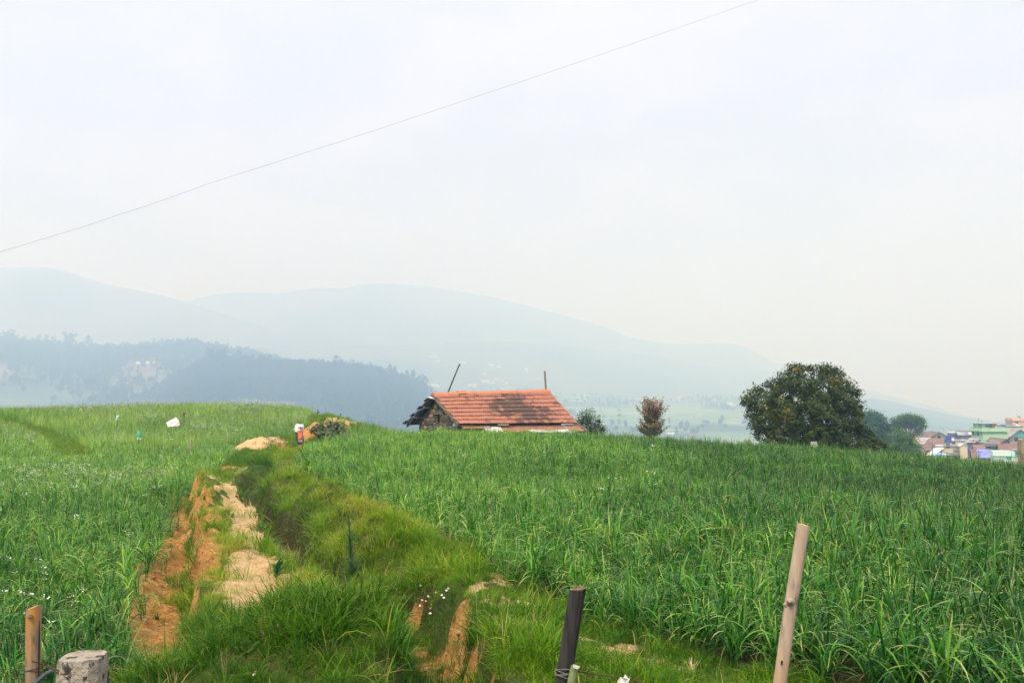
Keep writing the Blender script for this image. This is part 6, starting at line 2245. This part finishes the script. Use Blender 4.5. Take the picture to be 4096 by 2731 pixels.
m_p1 = wood_post_mat('sawn_post', (.17, .12, .075), (.31, .235, .155), (.065, .055, .042), (.46, .20, .035), 2.2, (.51, .63))
m_p2 = wood_post_mat('charred_post', (.012, .012, .014), (.05, .047, .045), (.006, .006, .006), (.30, .29, .27), 4.2, (.66, .72))
m_p3 = wood_post_mat('peeled_post', (.30, .215, .165), (.46, .36, .28), (.13, .105, .085), (.40, .27, .15), 1.6, (.52, .64))
m_end = pm('cut_end', (.36, .25, .13), (.50, .37, .21), 16, .9, .3, .005)
m_fray = pm('frayed_wood', (.12, .085, .045), (.26, .20, .12), 20, .95, .6, .01)
m_wire = pm('rusty_wire', (.05, .03, .022), (.12, .065, .045), 30, .8, 0)
m_hose = pm('grey_hose', (.045, .06, .075), (.08, .10, .12), 8, .5, .1, .003)


def round_post(name, label, pb, ptp, D, wpb, wpt, m, seed, slant=0.0, ext=1.0, jit=.004, end=None, n=14, nz_=16, oval=1.0):
    a, b_ = Vector(P(pb[0], pb[1], D)), Vector(P(ptp[0], ptp[1], D))
    d = b_ - a; a2 = a - d.normalized() * ext
    o = thing(name, label, 'fence post', tuple(a2))
    r = np.random.default_rng(seed)
    L = (b_ - a2); vs = []; fs = []
    ph = r.random(4) * 6
    for k in range(nz_):
        f = k / (nz_ - 1)
        c = L * f + Vector((math.sin(f * 5 + ph[0]), math.sin(f * 4 + ph[1]), 0)) * jit
        rad = (wpb + (wpt - wpb) * f) / F * D / 2
        for i in range(n):
            q = 2 * math.pi * i / n
            k_ = 1 + .04 * math.sin(2 * q + ph[2]) + .03 * math.sin(3 * q + ph[3] + f * 3) + r.normal(0, .012)
            p = c + Vector((math.cos(q) * rad * k_, math.sin(q) * rad * k_ * oval, 0))
            if k == nz_ - 1: p.z += slant * math.cos(q) * rad
            vs.append(tuple(p))
    for k in range(nz_ - 1):
        for i in range(n):
            j = (i + 1) % n; fs.append([k * n + i, k * n + j, (k + 1) * n + j, (k + 1) * n + i])
    me = bpy.data.meshes.new('shaft'); me.from_pydata(vs, [], fs); me.materials.append(m)
    me.polygons.foreach_set('use_smooth', np.ones(len(me.polygons), dtype=bool)); me.update()
    link('shaft', me, o)
    e = (nz_ - 1) * n
    ring = [Vector(v) for v in vs[e:e + n]]
    cen = sum(ring, Vector()) / n
    mb_ = MB(); mb_.add(ring + [cen + Vector((0, 0, .004))], [[i, (i + 1) % n, n] for i in range(n)])
    mb_.build('cut_end', end or m_end, o)
    o['D'] = D
    return o


def loc(o, px, py, D):
    return Vector(P(px, py, D)) - Vector(o.location)


p1 = round_post('fence_post', 'sawn round wooden post with an orange stain, beside the squat stone post', (34.0, 682), (34.2, 606.4), 6.0, 15.6, 14.6, m_p1, 3, .38, .9)
MB().tube([loc(p1, 30, 615.5, 5.96), loc(p1, 29.8, 615.8, 5.93)], [.016, .011], 9).build('knot', m_fray, p1)
cr_ = [loc(p1, 39.5 - .9 * f_, 620 + 60 * f_, 5.957 + .004 * f_) for f_ in np.linspace(0, 1, 8)]
MB().tube(cr_, [.002, .004, .005, .005, .005, .004, .004, .003], 5).build('crack', m_dark, p1)
for k in range(3):
    pts = [loc(p1, 34, 667 + 1.5 * k, 6.0) + Vector((math.cos(q) * .052, math.sin(q) * .052, .012 * math.sin(q * 1.3 + k))) for q in np.linspace(2.6, 7.2, 14)]
    MB().tube(pts, .0022, 5).build('wire_wrap', m_wire, p1)

# squat hewn stone post
q = P(83, 655, 6.1); gz = q[2] - 1.15
st = rough_post('stone_post', 'squat hewn stone post with black lichen, beside the sawn wooden post', (q[0], q[1], gz), 1.15, .262, .30, pm('lichen_stone', (.25, .215, .17), (.40, .36, .30), 9, .95, .9, .03, dirt=(.045, .045, .045), dscale=14, dlim=(.56, .62)), 17, (0, 0), .97, None, 14, .06, .022)

pd = round_post('fence_post', 'blackened split post bound with wire at the front of the field', (563.5, 683), (577.4, 588.0), 5.5, 16.6, 15.4, m_p2, 8, .1, .9, .003, m_fray, oval=.8)
rf = random.Random(5); fr = MB()
tpv = loc(pd, 577.4, 588, 5.5)
for i in range(26):
    a = rf.uniform(0, 6.28); d_ = .040 * math.sqrt(rf.random())
    p0 = tpv + Vector((math.cos(a) * d_, math.sin(a) * d_ * .8, -.004)); h_ = rf.uniform(.005, .020)
    fr.tube([p0, p0 + Vector((rf.gauss(0, .004), rf.gauss(0, .004), h_))], [.006, .003], 5)
fr.build('frayed_top', m_fray, pd)
cr_ = [loc(pd, 581.5 - 12.5 * f_, 595 + 80 * f_, 5.5 - .040) for f_ in np.linspace(0, 1, 8)]
MB().tube(cr_, [.003, .006, .007, .008, .007, .006, .005, .003], 5).build('crack', m_dark, pd)
for k in range(5):
    pts = [loc(pd, 565.2, 668 + 1.6 * k, 5.5) + Vector((math.cos(q) * .056, math.sin(q) * .047, .010 * math.sin(q * 1.7 + k * 2))) for q in np.linspace(2.4, 7.4, 14)]
    MB().tube(pts, .0024, 5).build('wire_wrap', pm('grey_wire', (.12, .12, .11), (.22, .21, .20), 30, .7, 0) if k == 0 else bpy.data.materials['grey_wire'], pd)
gs = thing('green_stake', 'short split green stake tied to the right of the blackened post', 'stake', tuple(P(569.5, 700, 5.45)))
MB().tube([(0, 0, -.6), (0, 0, .05), loc(gs, 574.6, 665, 5.45)], [.022, .022, .020], 8).build('shaft', pm('green_wood', (.14, .18, .07), (.22, .26, .12), 8, .8, .3, .004), gs)
MB().hexa([loc(gs, 573, 667.0, 5.42), loc(gs, 577.5, 668.5, 5.42), loc(gs, 577.5, 668.5, 5.47), loc(gs, 573, 667, 5.47), loc(gs, 573.0, 663.2, 5.42), loc(gs, 580.5, 665.6, 5.42), loc(gs, 580.5, 665.6, 5.47), loc(gs, 573, 663.2, 5.47)]).build('split_end', pm('pale_split_wood', (.46, .50, .40), (.60, .63, .52), 8, .8, .2), gs)

p3 = round_post('fence_post', 'tall peeled pinkish grey post leaning right in the right field', (780.6, 683), (803.3, 524.2), 6.3, 14.2, 12.0, m_p3, 12, -.25, .9, .006)
MB().tube([loc(p3, 790.4, 601, 6.27), loc(p3, 789.6, 600, 6.225)], [.028, .010], 9).build('knot', m_p3, p3)
MB().tube([loc(p3, 786.5, 604, 6.29), loc(p3, 784.4, 603, 6.28)], [.020, .008], 8).build('knot', m_p3, p3)
MB().tube([loc(p3, 782.0, 660, 6.255), loc(p3, 781.4, 664, 6.255)], [.006, .004], 6).build('dark_knot', m_dark, p3)


def wires(name, label, D, lines, rad, mat_, cat='wire', part='strand', n=6):
    o = thing(name, label, cat, tuple(P(lines[0][0][0], lines[0][0][1], D)))
    for ln in lines:
        MB().tube([loc(o, p[0], p[1], p[2] if len(p) > 2 else D) for p in ln], rad, n).build(part, mat_, o)
    return o


wires('wire_mesh', 'rusty square wire fence mesh at the lower left corner', 6.05,
      [[(-30, 667.5), (-8, 668.4), (6, 668.2), (12, 668.8), (26.5, 664.5)], [(-30, 675.5), (0, 675.6), (12, 675.4), (26, 679)], [(3.5, 668), (6.8, 676), (7.4, 700)], [(12.4, 668.5), (14.5, 676), (15, 700)], [(18.5, 668), (21.5, 677), (24.5, 690)], [(-6, 668), (-5.5, 690)]], .0026, m_wire)
wires('fence_wire', 'rusty twisted wire tying the sawn post to the squat stone post', 5.98,
      [[(26.2, 658), (34, 660.5, 5.94), (44, 664.6), (52, 667), (60.5, 671), (66, 677, 5.93), (72, 684, 5.92)], [(26, 660.3), (36, 661, 5.94), (46, 663.4), (52.5, 667.4), (61, 669.8)], [(44, 665), (50, 668.5), (56, 669.2), (61.5, 670.6)], [(52, 663.5), (52.4, 670.5)], [(53, 668), (57.5, 672), (60, 677)], [(57.5, 671), (59.5, 672.5), (60, 680)]], .0022, m_wire)
wires('hose_pipe', 'dark grey hose pipe running from the sawn post towards the stone post', 5.9, [[(30, 690), (36, 682), (42.5, 676), (48, 672), (52.4, 669.6)]], .0125, m_hose, 'hose', 'pipe', 9)
wires('hose_pipe', 'short end of dark hose right of the squat stone post', 6.25, [[(96, 686), (102.5, 682), (106, 680.6), (109.6, 679.8)]], .0125, m_hose, 'hose', 'pipe', 9)
wires('fence_wire', 'loose fence wire sagging right from the blackened post', 5.6, [[(570, 668.5), (582, 670.8), (600, 673.6), (618, 676.6), (640, 681), (662, 686)], [(571, 670), (590, 673), (612, 676)]], .0028, m_wire)
o = thing('torn_plastic', 'scrap of torn white plastic caught on the loose fence wire', 'plastic scrap', tuple(P(622, 678, 5.6)))
cloth('sheet', m_white, o, lambda u, v: (-.028 + .06 * u + .012 * v, .012 * math.sin(u * 9 + v * 3), -.03 + .045 * v * (1 - .4 * abs(u - .6)) + .008 * math.sin(u * 13)), 8, 6)

# ------------------------------------------------------------------ single plants on the banks
m_weed = leaf_mat('weed_leaf', [(0.0, (.020, .075, .030)), (.5, (.035, .12, .035)), (1.0, (.09, .20, .05))], rough=.55, trans=.25, spec=.25, instancer=False)


def weed(label, base, top, D, n, leaf, wid, seed, basal=0, name='tall_weed', lean=0.0, side=0):
    r = random.Random(seed)
    g_ = hitg(*base) if D is None else np.array(P(base[0], base[1], D))
    D = g_[1]
    o = thing(name, label, 'plant', tuple(g_))
    tv = Vector(P(top[0], top[1], D)) - Vector(g_)
    h = tv.length
    MB().tube([Vector((0, 0, -.05)), tv * .5 + Vector((.01, 0, 0)), tv], [.008, .006, .003], 6).build('stem', m_stem, o)
    V, Fc, T, LV = [], [], [], []

    def addl(p, az, L_, w_, th, cu):
        v, f, tt = blade(L_, w_, th, cu, az, tuple(p), 4, r.uniform(-.4, .4))
        k = len(V); V.extend(v); Fc.extend([[q + k for q in ff] for ff in f]); T.extend(tt); LV.extend([r.random()] * len(v))
    for i in range(n):
        f_ = .12 + .88 * i / n
        addl(tv * f_, i * 2.4 + r.uniform(-.3, .3), leaf * (1.15 - .75 * f_) * r.uniform(.8, 1.2), wid * (1.1 - .6 * f_), r.uniform(.5, .95), r.uniform(.3, .8))
    for i in range(basal):
        addl(Vector((0, 0, .03 + .10 * r.random())), r.uniform(0, 6.28), leaf * r.uniform(1.0, 1.6), wid * 1.6, r.uniform(.4, 1.0), r.uniform(.4, 1.0))
    for i in range(side):
        a = r.uniform(0, 6.28); p0 = tv * r.uniform(.3, .8); L_ = h * r.uniform(.15, .3)
        for q in range(8):
            addl(p0 + Vector((math.cos(a), math.sin(a), 1.3)) * L_ * q / 8 * .6, r.uniform(0, 6.28), leaf * .4, wid * .6, .8, .5)
    link('leaves', newmesh('leaves', V, np.array(Fc), [m_weed], {'t': ('FLOAT', T), 'lv': ('FLOAT', LV), 'tint': ('FLOAT', [.45] * len(V))}, smooth=True), o)
    return o


weed('tall narrow leaved green weed standing on the bank right of the water channel', (352.5, 583), (348.2, 513.5), None, 150, .14, .014, 3, 30, side=9)
weed('small upright weed sprig growing on the sandy path edge', (233, 502), (226.8, 484.5), 20, 24, .10, .010, 5, 4, 'weed_sprig')
weed('pale green leafy rosette at the right edge of the footpath', (276, 580), (276.5, 571), None, 16, .13, .020, 7, 10, 'leafy_weed')
weed('small weed growing on top of the far straw covered bank', (317.5, 414.5), (317.6, 408.2), 52, 10, .20, .05, 9, 3, 'weed_sprig')

m_dwhite = pm('daisy_petal', (.74, .72, .72), (.84, .83, .82), 30, .6, 0)
m_dpink = pm('daisy_pink_petal', (.66, .26, .26), (.74, .38, .36), 30, .6, 0)
m_dyell = pm('daisy_eye', (.62, .46, .06), (.74, .58, .12), 30, .7, 0)


def daisy(label, px, py, rad, pink=False, lift=.05, group='daisies flowering on the eroded bank', tilt=None, seed=0):
    r = random.Random(seed)
    g_ = hitg(px, py + lift * 90)
    D = g_[1] - .02
    hd = Vector(P(px, py, D))
    o = thing('daisy', label, 'flower', tuple(g_), 0, group)
    tv = hd - Vector(g_)
    MB().tube([Vector((0, .01, -.02)), tv * .6 + Vector((.006, .01, 0)), tv], .0018, 4).build('stem', m_stem, o)
    mp = MB(); n = 11
    ti = Euler((R(r.uniform(25, 60)), 0, R(r.uniform(-40, 40))))
    for i in range(n):
        a = 2 * math.pi * i / n
        d_ = Vector((math.cos(a), math.sin(a), .12)); s_ = Vector((-math.sin(a), math.cos(a), 0)) * rad * .24
        vs = [d_ * rad * .2, d_ * rad * .65 + s_, d_ * rad, d_ * rad * .65 - s_]
        for v in vs: v.rotate(ti)
        mp.add([tv + v for v in vs], [[0, 1, 2, 3]])
    mp.build('petals', m_dpink if pink else m_dwhite, o)
    up = Vector((0, 0, 1)); up.rotate(ti)
    MB().tube([tv - up * .001, tv + up * .004, tv + up * .006], [rad * .28, rad * .25, rad * .1], 8).build('eye', m_dyell, o)
    return o


dz = [(968, 910, 0, 'on the bare orange bank below the gap in the grass'), (922, 938, 0, 'on the orange bank, leftmost of the open white flowers midway down'), (993, 973, 0, 'just above the pink flower on the bare bank'),
      (982, 1038, 0, 'lowest and largest on the bare orange bank'), (910, 828, 0, 'at the top left rim of the bare orange bank'), (905, 980, 0, 'low on the left rim of the bare orange bank'),
      (1015, 722, 0, 'lower one of the three flowers standing tallest at the crop edge'), (1005, 703, 1, 'left one of the three flowers standing tallest at the crop edge'), (1030, 690, 0, 'topmost of the three flowers standing tallest at the crop edge'),
      (1070, 900, 0, 'upper one of the pair in the grass right of the bare bank'), (1085, 920, 0, 'lower one of the pair in the grass right of the bare bank'), (1105, 865, 0, 'left of two close together in the grass above the pair'),
      (1120, 850, 0, 'right of two close together in the grass above the pair'), (1028, 880, 0, 'alone between the bare bank and the grass on its right'), (950, 945, 1, 'left one of two on the bare orange bank'),
      (985, 1000, 1, 'right one of two, just above the lowest white flower')]
for i, (zx, zy, pk, wh) in enumerate(dz):
    daisy(('pink daisy ' if pk else 'white daisy ') + wh, 300 + zx / 7.547, 475 + zy / 7.547, 0.0125 if i != 3 else .016, bool(pk), seed=i)
daisy('white daisy alone in the dark grass of the near mound', 254, 673.6, .012, False, .05, None, seed=31)
daisy('pink daisy bud just above the white daisy on the near mound', 255.4, 670.6, .007, True, .05, None, seed=32)
daisy('small white flower head on the turf left of the blackened post', 513, 615.9, .014, False, .03, None, seed=33)

# bleached tuft on the turf strip
g_ = hitg(692, 671)
o = thing('straw_tuft', 'bleached straw tuft lying on the turf left of the peeled post', 'straw tuft', tuple(g_))
r = random.Random(4); V, Fc = [], []
for i in range(46):
    v, f, tt = blade(r.uniform(.05, .12), .004, r.uniform(.2, 1.5), r.uniform(-.4, .8), r.uniform(0, 6.28), (r.gauss(0, .012), r.gauss(0, .012), 0), 3)
    k = len(V); V += v; Fc += [[q + k for q in ff] for ff in f]
link('blades', newmesh('blades', V, np.array(Fc), [pm('bleached_straw', (.52, .40, .22), (.70, .58, .36), 12, .8, 0)]), o)
